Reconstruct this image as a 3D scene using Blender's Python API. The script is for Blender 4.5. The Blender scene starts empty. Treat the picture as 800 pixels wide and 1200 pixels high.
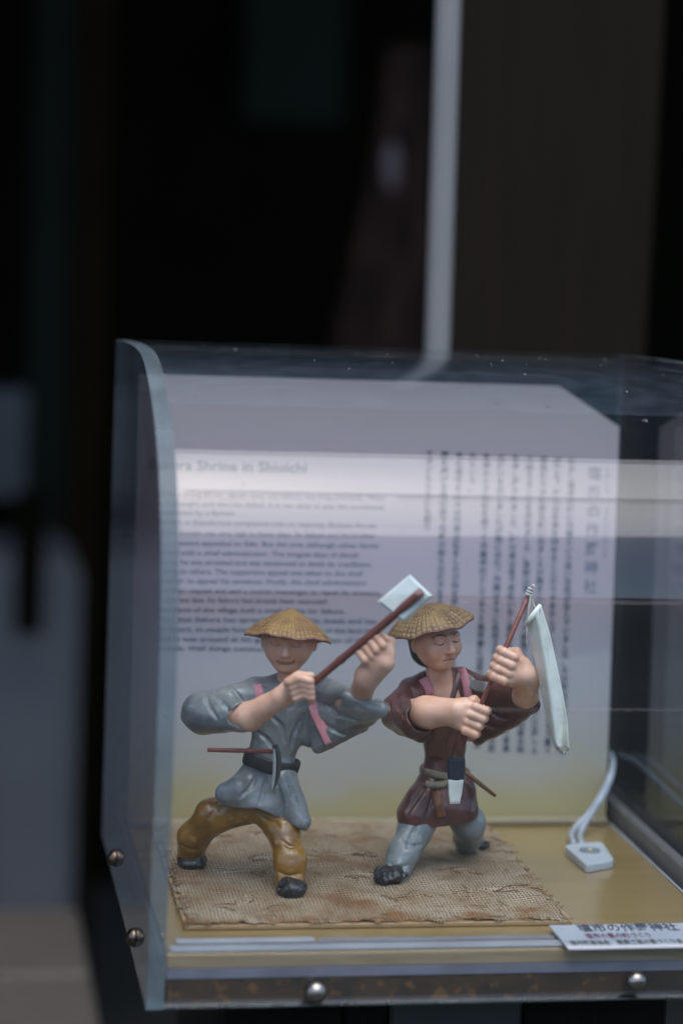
import bpy, math, random
import numpy as np
from mathutils import Vector, Matrix

# ------------------------------------------------------------------ camera, light, exposure
F_PX = 2667.0                                  # focal length in pixels of the 800 x 1200 photograph
YAW, PITCH, ROLL = (math.radians(a) for a in (10.2, 7.45, 2.4))
CAM_H = 0.36
FOCUS = 1.215
FSTOP = 2.9
EXPOSURE = 1.22
SUN_ELEV, SUN_AZ, SUN_STRENGTH, SUN_ANGLE = 75.0, 12.0, 0.92, 63.0
SKY_STRENGTH = 0.135

sc = bpy.context.scene
col = sc.collection
_f = np.array([math.sin(YAW)*math.cos(PITCH), math.cos(YAW)*math.cos(PITCH), -math.sin(PITCH)])
_r0 = np.array([math.cos(YAW), -math.sin(YAW), 0.0])
_u0 = np.cross(_r0, _f)
_r = _r0*math.cos(ROLL) + _u0*math.sin(ROLL)
_u = -_r0*math.sin(ROLL) + _u0*math.cos(ROLL)
CAM = np.array([0.0, 0.0, CAM_H])

cam_data = bpy.data.cameras.new('camera')
cam_data.sensor_fit = 'HORIZONTAL'
cam_data.sensor_width = 24.0
cam_data.lens = F_PX/800.0*24.0
cam_data.clip_start = 0.02
cam_data.clip_end = 500.0
cam_data.dof.use_dof = True
cam_data.dof.focus_distance = FOCUS
cam_data.dof.aperture_fstop = FSTOP
cam_data.dof.aperture_blades = 9
cam = bpy.data.objects.new('camera', cam_data)
col.objects.link(cam)
cam.matrix_world = Matrix(((_r[0], _u[0], -_f[0], CAM[0]),
                           (_r[1], _u[1], -_f[1], CAM[1]),
                           (_r[2], _u[2], -_f[2], CAM[2]),
                           (0, 0, 0, 1)))
sc.camera = cam

world = bpy.data.worlds.new('World')
sc.world = world
world.use_nodes = True
wn = world.node_tree.nodes
wl = world.node_tree.links
wn.clear()
w_out = wn.new('ShaderNodeOutputWorld')
w_bg = wn.new('ShaderNodeBackground')
w_sky = wn.new('ShaderNodeTexSky')
w_sky.sky_type = 'NISHITA'
w_sky.sun_disc = False
w_sky.sun_elevation = math.radians(SUN_ELEV)
w_sky.sun_rotation = math.radians(180.0 + SUN_AZ)
w_sky.air_density = 1.0
w_sky.dust_density = 3.0
w_sky.ozone_density = 1.0
w_bg.inputs['Strength'].default_value = SKY_STRENGTH
wl.new(w_sky.outputs['Color'], w_bg.inputs['Color'])
wl.new(w_bg.outputs['Background'], w_out.inputs['Surface'])

sun_data = bpy.data.lights.new('sun', 'SUN')
sun_data.energy = SUN_STRENGTH
sun_data.angle = math.radians(SUN_ANGLE)
sun_data.color = (1.0, 0.965, 0.945)
sun = bpy.data.objects.new('sun', sun_data)
col.objects.link(sun)
_el, _az = math.radians(SUN_ELEV), math.radians(SUN_AZ)
# the sun stands in front of the case, behind the photographer and to the left
sun_from = Vector((math.sin(_az)*math.cos(_el), -math.cos(_az)*math.cos(_el), math.sin(_el)))
sun.rotation_euler = sun_from.to_track_quat('Z', 'Y').to_euler()
sun.location = sun_from*5

sc.view_settings.view_transform = 'Standard'
sc.view_settings.look = 'None'
sc.view_settings.exposure = EXPOSURE
sc.view_settings.gamma = 1.0
sc.view_settings.use_curve_mapping = False
sc.render.engine = 'CYCLES'
sc.cycles.use_denoising = True
sc.cycles.max_bounces = 10
sc.cycles.diffuse_bounces = 4
sc.cycles.glossy_bounces = 5
sc.cycles.transparent_max_bounces = 24
sc.cycles.caustics_reflective = False
sc.cycles.caustics_refractive = False
sc.cycles.sample_clamp_indirect = 6.0

# ------------------------------------------------------------------ measuring helpers
def ray(px, py):
    return _r*((px-400.0)/F_PX) - _u*((py-600.0)/F_PX) + _f

def at(px, py, Y):
    v = ray(px, py)
    return CAM + v*(Y/v[1])

def on(px, py, z):
    v = ray(px, py)
    return CAM + v*((z-CAM_H)/v[2])

def atx(px, py, X):
    v = ray(px, py)
    return CAM + v*(X/v[0])

def unit(v):
    v = np.asarray(v, float)
    return v/np.linalg.norm(v)

rng = np.random.default_rng(7)
random.seed(7)

# ------------------------------------------------------------------ object helpers
def tag(o, label=None, cat=None, group=None, kind=None):
    if label: o['label'] = label
    if cat: o['category'] = cat
    if group: o['group'] = group
    if kind: o['kind'] = kind
    return o

def empty(name, loc, label, cat, group=None):
    o = bpy.data.objects.new(name, None)
    o.empty_display_size = 0.01
    o.location = loc
    col.objects.link(o)
    return tag(o, label, cat, group)

def mesh_obj(name, verts, faces, mats, parent=None, smooth=False, mat_idx=None, origin=None):
    """verts in world coordinates; the object's origin is the parent's (or 'origin')."""
    V = np.asarray(verts, dtype=np.float64).reshape(-1, 3)
    if parent is not None:
        o0 = np.zeros(3)
        p = parent
        while p is not None:
            o0 = o0 + np.array(p.location)
            p = p.parent
        V = V - o0
    elif origin is not None:
        V = V - np.asarray(origin)
    me = bpy.data.meshes.new(name)
    if isinstance(faces, np.ndarray) and faces.ndim == 2:
        n, k = faces.shape
        me.vertices.add(len(V)); me.vertices.foreach_set('co', V.astype(np.float32).ravel())
        me.loops.add(n*k); me.loops.foreach_set('vertex_index', faces.astype(np.int32).ravel())
        me.polygons.add(n)
        me.polygons.foreach_set('loop_start', np.arange(0, n*k, k, dtype=np.int32))
        me.polygons.foreach_set('loop_total', np.full(n, k, dtype=np.int32))
        me.update(calc_edges=True)
        me.validate()
    else:
        me.from_pydata([tuple(v) for v in V], [], [list(map(int, q)) for q in faces])
    if not isinstance(mats, (list, tuple)): mats = [mats]
    for m in mats: me.materials.append(m)
    if mat_idx is not None:
        me.polygons.foreach_set('material_index', np.asarray(mat_idx, dtype=np.int32))
    me.polygons.foreach_set('use_smooth', np.full(len(me.polygons), smooth))
    me.update()
    o = bpy.data.objects.new(name, me)
    col.objects.link(o)
    if parent is not None: o.parent = parent
    elif origin is not None: o.location = Vector(origin)
    return o

class Geo:
    """collects pieces of one part"""
    def __init__(self):
        self.v = []; self.f = []; self.m = []
    def add(self, verts, faces, m=0):
        b = len(self.v)
        self.v += [tuple(x) for x in verts]
        self.f += [tuple(b+i for i in q) for q in faces]
        self.m += [m]*len(faces)
        return self
    def box(self, lo, hi, bev=0.0, m=0):
        x0, y0, z0 = lo; x1, y1, z1 = hi
        if bev <= 0:
            v = [(x0,y0,z0),(x1,y0,z0),(x1,y1,z0),(x0,y1,z0),(x0,y0,z1),(x1,y0,z1),(x1,y1,z1),(x0,y1,z1)]
            f = [(0,3,2,1),(4,5,6,7),(0,1,5,4),(1,2,6,5),(2,3,7,6),(3,0,4,7)]
            return self.add(v, f, m)
        b = min(bev, (x1-x0)/2.01, (y1-y0)/2.01, (z1-z0)/2.01)
        # bevelled box: 24 vertices
        v = []; ids = {}
        for sx in (0, 1):
            for sy in (0, 1):
                for sz in (0, 1):
                    cx, cy, cz = (x0, x1)[sx], (y0, y1)[sy], (z0, z1)[sz]
                    ix, iy, iz = (b, -b)[sx], (b, -b)[sy], (b, -b)[sz]
                    ids[sx,sy,sz,'x'] = len(v); v.append((cx, cy+iy, cz+iz))
                    ids[sx,sy,sz,'y'] = len(v); v.append((cx+ix, cy, cz+iz))
                    ids[sx,sy,sz,'z'] = len(v); v.append((cx+ix, cy+iy, cz))
        f = []
        for s in (0, 1):
            q = [ids[s,0,0,'x'], ids[s,1,0,'x'], ids[s,1,1,'x'], ids[s,0,1,'x']]; f.append(q if s else q[::-1])
            q = [ids[0,s,0,'y'], ids[0,s,1,'y'], ids[1,s,1,'y'], ids[1,s,0,'y']]; f.append(q if s else q[::-1])
            q = [ids[0,0,s,'z'], ids[1,0,s,'z'], ids[1,1,s,'z'], ids[0,1,s,'z']]; f.append(q if s else q[::-1])
        for a in (0, 1):
            for c in (0, 1):
                f.append([ids[a,c,0,'x'], ids[a,c,0,'y'], ids[a,c,1,'y'], ids[a,c,1,'x']])
                f.append([ids[a,0,c,'x'], ids[a,0,c,'z'], ids[a,1,c,'z'], ids[a,1,c,'x']])
                f.append([ids[0,a,c,'y'], ids[0,a,c,'z'], ids[1,a,c,'z'], ids[1,a,c,'y']])
        for a in (0, 1):
            for c in (0, 1):
                for d in (0, 1):
                    f.append([ids[a,c,d,'x'], ids[a,c,d,'y'], ids[a,c,d,'z']])
        # make all faces point outwards
        ctr = np.array([(x0+x1)/2, (y0+y1)/2, (z0+z1)/2])
        V = np.array(v); g = []
        for q in f:
            n = np.cross(V[q[1]]-V[q[0]], V[q[2]]-V[q[0]])
            g.append(q if n @ (V[list(q)].mean(0)-ctr) > 0 else q[::-1])
        return self.add(v, g, m)
    def sweep(self, pts, radii, n=10, flat=None, closed=False, m=0, up=None, wob=0.0):
        """tube along pts; flat=(width scale along side, thickness scale along normal)"""
        P = np.asarray(pts, float); N = len(P)
        R = np.broadcast_to(np.asarray(radii, float), (N,))
        T = np.zeros_like(P)
        for i in range(N):
            a = P[(i-1) % N] if (closed or i > 0) else P[i]
            b = P[(i+1) % N] if (closed or i < N-1) else P[i]
            T[i] = unit(b-a)
        nrm = None; verts = []
        for i in range(N):
            if up is not None:
                u_ = np.asarray(up[i] if np.ndim(up) == 2 else up, float)
                nn = u_ - T[i]*(u_ @ T[i]); nn = unit(nn)
            else:
                if nrm is None:
                    a = np.array([0, 0, 1.0]) if abs(T[i][2]) < .9 else np.array([1.0, 0, 0])
                    nn = unit(a - T[i]*(a @ T[i]))
                else:
                    nn = unit(nrm - T[i]*(nrm @ T[i]))
            nrm = nn
            s = np.cross(T[i], nn)
            fa, fb = flat if flat else (1, 1)
            for k in range(n):
                t = 2*math.pi*k/n
                w = 1 + wob*(rng.random()-.5)
                c_, s_ = math.cos(t), math.sin(t)
                if flat:   # super-ellipse for a strap
                    c_ = math.copysign(abs(c_)**.6, c_); s_ = math.copysign(abs(s_)**.6, s_)
                verts.append(P[i] + R[i]*w*(s*c_*fa + nn*s_*fb))
        faces = []
        for i in range(N if closed else N-1):
            j = (i+1) % N
            for k in range(n):
                l = (k+1) % n
                faces.append((i*n+k, i*n+l, j*n+l, j*n+k))
        if not closed:
            faces.append(tuple(range(n))[::-1]); faces.append(tuple((N-1)*n+k for k in range(n)))
        return self.add(verts, faces, m)
    def lathe(self, origin, axis, prof, n=24, m=0):
        """prof: list of (radius, height along axis); starts/ends on the axis when radius is 0"""
        a = unit(axis); b = np.array([1.0, 0, 0]) if abs(a[0]) < .9 else np.array([0, 1.0, 0])
        e1 = unit(b - a*(a @ b)); e2 = np.cross(a, e1); O = np.asarray(origin, float)
        verts = []; rows = []
        for r_, h_ in prof:
            if r_ <= 1e-9:
                rows.append([len(verts)]); verts.append(O + a*h_)
            else:
                rows.append(list(range(len(verts), len(verts)+n)))
                for k in range(n):
                    t = 2*math.pi*k/n
                    verts.append(O + a*h_ + r_*(e1*math.cos(t)+e2*math.sin(t)))
        faces = []
        for A, B in zip(rows, rows[1:]):
            for k in range(n):
                l = (k+1) % n
                if len(A) == 1 and len(B) == 1: continue
                if len(A) == 1: faces.append((A[0], B[l], B[k])[::-1])
                elif len(B) == 1: faces.append((A[k], A[l], B[0]))
                else: faces.append((A[k], A[l], B[l], B[k]))
        return self.add(verts, faces, m)
    def build(self, name, mats, parent=None, smooth=False, origin=None):
        return mesh_obj(name, self.v, self.f, mats, parent, smooth, self.m, origin)

def spline(pts, n=8):
    """Catmull-Rom through pts"""
    P = np.asarray(pts, float)
    P = np.vstack([2*P[0]-P[1], P, 2*P[-1]-P[-2]])
    out = []
    for i in range(1, len(P)-2):
        for k in range(n):
            t = k/n
            out.append(.5*((2*P[i]) + (P[i+1]-P[i-1])*t + (2*P[i-1]-5*P[i]+4*P[i+1]-P[i+2])*t*t
                           + (-P[i-1]+3*P[i]-3*P[i+1]+P[i+2])*t**3))
    out.append(P[-2])
    return np.array(out)

# ------------------------------------------------------------------ materials
def new_mat(name):
    m = bpy.data.materials.new(name); m.use_nodes = True
    nt = m.node_tree; nt.nodes.clear()
    return m, nt.nodes, nt.links

def ramp(nodes, stops):
    r_ = nodes.new('ShaderNodeValToRGB')
    e = r_.color_ramp.elements
    while len(e) < len(stops): e.new(.5)
    for el, (p_, c) in zip(e, stops):
        el.position = p_; el.color = (c[0], c[1], c[2], 1) if not np.isscalar(c) else (c, c, c, 1)
    return r_

def painted(name, c, c2=None, rough=.45, scale=90.0, bump=.25, fine=900.0, spec=.5, coat=0.0, wear=None, sss=0.0):
    """hand painted clay / lacquer: two tones mixed by noise, small relief, uneven gloss"""
    m, nd, lk = new_mat(name)
    out = nd.new('ShaderNodeOutputMaterial'); b = nd.new('ShaderNodeBsdfPrincipled')
    tc = nd.new('ShaderNodeTexCoord')
    n1 = nd.new('ShaderNodeTexNoise'); n1.inputs['Scale'].default_value = scale; n1.inputs['Detail'].default_value = 6
    n2 = nd.new('ShaderNodeTexNoise'); n2.inputs['Scale'].default_value = fine; n2.inputs['Detail'].default_value = 4
    lk.new(tc.outputs['Object'], n1.inputs['Vector']); lk.new(tc.outputs['Object'], n2.inputs['Vector'])
    c2 = c2 or tuple(x*.7 for x in c)
    r1 = ramp(nd, [(.32, c2), (.62, c)])
    lk.new(n1.outputs['Fac'], r1.inputs['Fac'])
    src = r1.outputs['Color']
    if wear:
        mx = nd.new('ShaderNodeMix'); mx.data_type = 'RGBA'
        r2 = ramp(nd, [(.57, 0.0), (.68, .85)])
        n3 = nd.new('ShaderNodeTexNoise'); n3.inputs['Scale'].default_value = scale*3.1; n3.inputs['Detail'].default_value = 8
        lk.new(tc.outputs['Object'], n3.inputs['Vector']); lk.new(n3.outputs['Fac'], r2.inputs['Fac'])
        lk.new(r2.outputs['Color'], mx.inputs['Factor']); lk.new(src, mx.inputs['A']); mx.inputs['B'].default_value = (*wear, 1)
        src = mx.outputs['Result']
    lk.new(src, b.inputs['Base Color'])
    mr = nd.new('ShaderNodeMapRange'); mr.inputs['To Min'].default_value = max(.05, rough-.12); mr.inputs['To Max'].default_value = rough+.15
    lk.new(n1.outputs['Fac'], mr.inputs['Value']); lk.new(mr.outputs['Result'], b.inputs['Roughness'])
    b.inputs['Specular IOR Level'].default_value = spec
    b.inputs['Coat Weight'].default_value = coat; b.inputs['Coat Roughness'].default_value = .18
    if sss:
        b.inputs['Subsurface Weight'].default_value = sss
        b.inputs['Subsurface Radius'].default_value = (.004, .002, .001); b.inputs['Subsurface Scale'].default_value = .6
    add = nd.new('ShaderNodeMath'); add.operation = 'MULTIPLY_ADD'; add.inputs[1].default_value = .35
    lk.new(n2.outputs['Fac'], add.inputs[0]); lk.new(n1.outputs['Fac'], add.inputs[2])
    mpb = nd.new('ShaderNodeMapping'); mpb.inputs['Scale'].default_value = (1.0, 1.0, .22); mpb.inputs['Rotation'].default_value = (.3, .5, .2)
    nb = nd.new('ShaderNodeTexNoise'); nb.inputs['Scale'].default_value = fine*.9; nb.inputs['Detail'].default_value = 2
    lk.new(tc.outputs['Object'], mpb.inputs['Vector']); lk.new(mpb.outputs[0], nb.inputs['Vector'])
    ad2 = nd.new('ShaderNodeMath'); ad2.operation = 'MULTIPLY_ADD'; ad2.inputs[1].default_value = .30
    lk.new(nb.outputs['Fac'], ad2.inputs[0]); lk.new(add.outputs[0], ad2.inputs[2])
    bp = nd.new('ShaderNodeBump'); bp.inputs['Strength'].default_value = bump; bp.inputs['Distance'].default_value = .0008
    lk.new(ad2.outputs[0], bp.inputs['Height']); lk.new(bp.outputs['Normal'], b.inputs['Normal'])
    lk.new(b.outputs['BSDF'], out.inputs['Surface'])
    return m

def acrylic(name, tint=(.93, .96, .97), dust_sheen=.02, dust_sheen_col=(.5, .5, .55), scale=260.0, rough=.015):
    """clear sheet: transparent + mirror by angle + a dusty, finely scratched film that can also paint a sheen"""
    m, nd, lk = new_mat(name)
    out = nd.new('ShaderNodeOutputMaterial')
    tr = nd.new('ShaderNodeBsdfTransparent'); tr.inputs['Color'].default_value = (*tint, 1)
    gl = nd.new('ShaderNodeBsdfGlossy'); gl.inputs['Roughness'].default_value = rough
    df = nd.new('ShaderNodeBsdfDiffuse'); df.inputs['Color'].default_value = (*dust_sheen_col, 1)
    lw = nd.new('ShaderNodeLayerWeight'); lw.inputs['Blend'].default_value = .5
    pw = nd.new('ShaderNodeMath'); pw.operation = 'POWER'; pw.inputs[1].default_value = 5
    lk.new(lw.outputs['Facing'], pw.inputs[0])
    ma = nd.new('ShaderNodeMath'); ma.operation = 'MULTIPLY_ADD'; ma.inputs[1].default_value = .95; ma.inputs[2].default_value = .042
    lk.new(pw.outputs[0], ma.inputs[0])
    tc = nd.new('ShaderNodeTexCoord')
    nz = nd.new('ShaderNodeTexNoise'); nz.inputs['Scale'].default_value = scale; nz.inputs['Detail'].default_value = 9
    lk.new(tc.outputs['Object'], nz.inputs['Vector'])
    sp = ramp(nd, [(.35, .55), (.60, 1.0), (.80, 1.5)])
    lk.new(nz.outputs['Fac'], sp.inputs['Fac'])
    md = nd.new('ShaderNodeMath'); md.operation = 'MULTIPLY'; md.inputs[1].default_value = dust_sheen
    lk.new(sp.outputs['Color'], md.inputs[0])
    m1 = nd.new('ShaderNodeMixShader'); m2 = nd.new('ShaderNodeMixShader')
    lk.new(md.outputs[0], m1.inputs['Fac']); lk.new(tr.outputs[0], m1.inputs[1]); lk.new(df.outputs[0], m1.inputs[2])
    lk.new(ma.outputs[0], m2.inputs['Fac']); lk.new(m1.outputs[0], m2.inputs[1]); lk.new(gl.outputs[0], m2.inputs[2])
    lk.new(m2.outputs[0], out.inputs['Surface'])
    return m

def acrylic_edge(name, c=(.40, .52, .57), mixf=.30):
    """sawn edge of a thick sheet: milky, bluish, half see-through"""
    m, nd, lk = new_mat(name)
    out = nd.new('ShaderNodeOutputMaterial')
    b = nd.new('ShaderNodeBsdfPrincipled'); b.inputs['Base Color'].default_value = (*c, 1); b.inputs['Roughness'].default_value = .25
    tl = nd.new('ShaderNodeBsdfTranslucent'); tl.inputs['Color'].default_value = (*c, 1)
    tr = nd.new('ShaderNodeBsdfTransparent'); tr.inputs['Color'].default_value = (.75, .86, .9, 1)
    m1 = nd.new('ShaderNodeMixShader'); m1.inputs['Fac'].default_value = .4
    lk.new(b.outputs[0], m1.inputs[1]); lk.new(tl.outputs[0], m1.inputs[2])
    m2 = nd.new('ShaderNodeMixShader')
    tc = nd.new('ShaderNodeTexCoord'); nz = nd.new('ShaderNodeTexNoise'); nz.inputs['Scale'].default_value = 45; nz.inputs['Detail'].default_value = 5
    lk.new(tc.outputs['Object'], nz.inputs['Vector'])
    mr = nd.new('ShaderNodeMapRange'); mr.inputs['To Min'].default_value = mixf-.25; mr.inputs['To Max'].default_value = mixf+.25
    lk.new(nz.outputs['Fac'], mr.inputs['Value']); lk.new(mr.outputs['Result'], m2.inputs['Fac'])
    lk.new(tr.outputs[0], m2.inputs[1]); lk.new(m1.outputs[0], m2.inputs[2])
    lk.new(m2.outputs[0], out.inputs['Surface'])
    return m

def wood(name, c1, c2, rough=.35, axis='X', scale=30.0, coat=0.0, stretch=14.0, spec=.5, bump=.2):
    m, nd, lk = new_mat(name)
    out = nd.new('ShaderNodeOutputMaterial'); b = nd.new('ShaderNodeBsdfPrincipled')
    tc = nd.new('ShaderNodeTexCoord'); mp = nd.new('ShaderNodeMapping')
    s = {'X': (1, stretch, stretch), 'Y': (stretch, 1, stretch), 'Z': (stretch, stretch, 1)}[axis]
    mp.inputs['Scale'].default_value = s
    lk.new(tc.outputs['Object'], mp.inputs['Vector'])
    n1 = nd.new('ShaderNodeTexNoise'); n1.inputs['Scale'].default_value = scale; n1.inputs['Detail'].default_value = 7; n1.inputs['Distortion'].default_value = .6
    lk.new(mp.outputs[0], n1.inputs['Vector'])
    r1 = ramp(nd, [(.35, c1), (.65, c2)])
    lk.new(n1.outputs['Fac'], r1.inputs['Fac']); lk.new(r1.outputs['Color'], b.inputs['Base Color'])
    b.inputs['Roughness'].default_value = rough; b.inputs['Coat Weight'].default_value = coat; b.inputs['Coat Roughness'].default_value = .12
    b.inputs['Specular IOR Level'].default_value = spec
    bp = nd.new('ShaderNodeBump'); bp.inputs['Strength'].default_value = bump; bp.inputs['Distance'].default_value = .0006
    lk.new(n1.outputs['Fac'], bp.inputs['Height']); lk.new(bp.outputs['Normal'], b.inputs['Normal'])
    lk.new(b.outputs[0], out.inputs['Surface'])
    return m

M = {}
M['skin'] = painted('skin paint', (.84, .50, .36), (.68, .345, .215), rough=.40, scale=70, bump=.22, spec=.5, coat=.25, sss=.10)
M['slate_cloth'] = painted('slate grey paint', (.225, .242, .238), (.145, .162, .162), rough=.36, scale=75, bump=.65, coat=.55, wear=(.26, .30, .33))
M['maroon_cloth'] = painted('maroon paint', (.115, .032, .024), (.055, .016, .013), rough=.40, scale=80, bump=.65, coat=.45, wear=(.11, .05, .045))
M['ochre'] = painted('ochre paint', (.30, .14, .010), (.15, .06, .006), rough=.3, scale=60, bump=.35, coat=.7, wear=(.36, .21, .06))
M['blue_leg'] = painted('grey blue paint', (.215, .238, .235), (.14, .16, .16), rough=.33, scale=80, bump=.35, coat=.6, wear=(.30, .32, .32))
M['black_shoe'] = painted('black shoe paint', (.018, .018, .019), (.008, .008, .008), rough=.35, scale=200, bump=.6, wear=(.12, .12, .12))
M['hair'] = painted('black hair paint', (.012, .010, .010), rough=.5)
M['belt_black'] = painted('black cord', (.022, .022, .024), rough=.5, scale=300, bump=.7, fine=1800)
M['belt_rope'] = painted('beige rope', (.30, .26, .19), (.18, .15, .11), rough=.8, scale=300, bump=.8, fine=1800)
M['strap'] = painted('pink strap paint', (.58, .235, .28), (.44, .12, .155), rough=.5, scale=55, bump=.2)
M['red_strap'] = painted('red strap paint', (.36, .06, .07), (.26, .035, .045), rough=.45)
M['handle'] = painted('red brown stick', (.20, .05, .035), (.115, .03, .022), rough=.4, scale=200, bump=.3, coat=.2)
M['thin_stick'] = painted('thin red stick', (.26, .075, .055), (.17, .045, .035), rough=.4, scale=200)
M['brown_stick'] = painted('brown stick', (.20, .095, .05), rough=.5, scale=200)
M['hoe_plate'] = painted('pale hoe plate', (.66, .69, .65), (.54, .58, .55), rough=.35, scale=90, bump=.2)
M['hoe_plate_dark'] = painted('shaded hoe plate edge', (.35, .42, .42), rough=.4)
M['steel_dark'] = painted('dark blade', (.07, .075, .075), rough=.35, scale=300)
M['steel_edge'] = painted('pale blade edge', (.50, .50, .47), rough=.3)
M['brown_panel'] = painted('brown front panel', (.13, .052, .024), (.075, .03, .018), rough=.4, scale=120, bump=.4)
M['rust_tab'] = painted('rust brown sash', (.24, .09, .025), (.15, .05, .018), rough=.35, scale=150)
M['tan'] = painted('tan chest paint', (.42, .25, .13), rough=.5)
M['indigo'] = painted('indigo cloth', (.030, .045, .065), (.018, .026, .04), rough=.85, scale=500, bump=1.0, fine=2500)
M['white_cloth'] = painted('white cloth', (.82, .84, .76), (.68, .71, .64), rough=.8, scale=120, bump=.3, fine=2400)
M['moustache'] = painted('brown mouth paint', (.34, .13, .05), rough=.45)
M['eye_line'] = painted('dark eye line', (.16, .07, .045), rough=.5)
M['lips'] = painted('lip paint', (.42, .16, .12), rough=.4)
M['string'] = painted('pale string', (.62, .58, .48), rough=.9, scale=600)
M['plastic_white'] = painted('white plastic', (.46, .50, .54), (.42, .46, .50), rough=.3, scale=60, bump=.05)
M['cable'] = painted('white cable', (.42, .45, .50), rough=.4, bump=.05)
M['lens'] = painted('grey lens', (.22, .25, .28), rough=.15, bump=.05)
M['chip'] = painted('yellow chip', (.55, .48, .25), rough=.4)
M['metal'] = painted('dull metal', (.30, .29, .27), (.20, .19, .18), rough=.3, scale=300, bump=.1)
M['metal'].node_tree.nodes['Principled BSDF'].inputs['Metallic'].default_value = 1.0
M['bronze'] = painted('dull brass metal', (.17, .135, .10), (.09, .07, .055), rough=.3, scale=300, bump=.1)
M['bronze'].node_tree.nodes['Principled BSDF'].inputs['Metallic'].default_value = 1.0
M['ink'] = painted('printed ink', (.06, .075, .115), rough=.7, bump=.0)
M['ink_grey'] = painted('grey printed ink', (.10, .12, .17), rough=.7, bump=.0)
M['ink_purple'] = painted('purple printed ink', (.20, .04, .13), rough=.7, bump=.0)
M['ink_green'] = painted('green printed ink', (.05, .075, .05), rough=.7, bump=.0)
M['card'] = painted('card paper', (.46, .49, .54), (.42, .45, .50), rough=.6, scale=60, bump=.05)
M['acrylic'] = acrylic('clear acrylic', dust_sheen=.006, rough=.045)
M['acrylic_top'] = acrylic('dusty clear acrylic', dust_sheen=.05, dust_sheen_col=(.34, .42, .56), scale=75)
M['acrylic_side'] = acrylic('clear acrylic side', tint=(.90, .92, .95), dust_sheen=.12, dust_sheen_col=(.48, .47, .55))  # strong pale film paints in the grey surroundings mirrored by this panel
M['edge'] = acrylic_edge('acrylic sawn edge')
M['base_wood'] = wood('golden varnished board', (.25, .17, .065), (.30, .21, .09), rough=.2, axis='X', scale=5, coat=.5, stretch=5, bump=.02)
M['cream_wood'] = wood('raw cream wood', (.34, .24, .135), (.42, .32, .20), rough=.6, axis='X', scale=20)
M['white_strip'] = painted('white strip', (.40, .415, .45), (.33, .345, .38), rough=.4, scale=40)
M['lilac_strip'] = painted('grey strip', (.25, .25, .29), (.19, .19, .23), rough=.4, scale=60)
M['dirt'] = painted('dirty stained wood', (.075, .042, .02), (.02, .017, .013), rough=.8, scale=45, bump=.8, wear=(.20, .09, .03))
M['dark_bar'] = painted('grey rail', (.15, .145, .14), (.10, .10, .10), rough=.4)
M['black_sheet'] = painted('dark backing sheet', (.008, .030, .042), (.006, .022, .032), rough=.5, bump=.05, spec=.15)
M['black_wood'] = wood('black stained wood', (.004, .005, .004), (.007, .008, .006), rough=.7, axis='Z', spec=.1)
M['mat_board'] = wood('mat backing board', (.36, .22, .10), (.44, .30, .16), rough=.6, axis='X')

def board_tones():
    """pale printed panel: tone by height, lilac above, grey hills, yellow-green along the foot"""
    m, nd, lk = new_mat('printed panel')
    out = nd.new('ShaderNodeOutputMaterial'); b = nd.new('ShaderNodeBsdfPrincipled')
    tc = nd.new('ShaderNodeTexCoord'); sx = nd.new('ShaderNodeSeparateXYZ')
    lk.new(tc.outputs['Object'], sx.inputs[0])
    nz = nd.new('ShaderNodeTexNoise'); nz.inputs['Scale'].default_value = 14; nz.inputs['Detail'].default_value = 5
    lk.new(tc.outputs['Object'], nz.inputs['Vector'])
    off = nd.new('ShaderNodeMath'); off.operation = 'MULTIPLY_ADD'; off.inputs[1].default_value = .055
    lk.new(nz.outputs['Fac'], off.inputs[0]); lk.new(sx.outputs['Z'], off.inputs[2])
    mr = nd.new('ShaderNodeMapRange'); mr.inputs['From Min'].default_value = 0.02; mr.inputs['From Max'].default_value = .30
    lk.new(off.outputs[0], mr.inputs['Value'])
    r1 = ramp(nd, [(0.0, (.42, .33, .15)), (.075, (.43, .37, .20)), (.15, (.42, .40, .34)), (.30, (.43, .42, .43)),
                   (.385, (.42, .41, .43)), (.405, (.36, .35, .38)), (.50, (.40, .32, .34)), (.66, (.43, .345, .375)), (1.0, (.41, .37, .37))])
    lk.new(mr.outputs[0], r1.inputs['Fac']); lk.new(r1.outputs['Color'], b.inputs['Base Color'])
    b.inputs['Roughness'].default_value = .45
    lk.new(b.outputs[0], out.inputs['Surface'])
    return m
M['board'] = board_tones()

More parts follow.
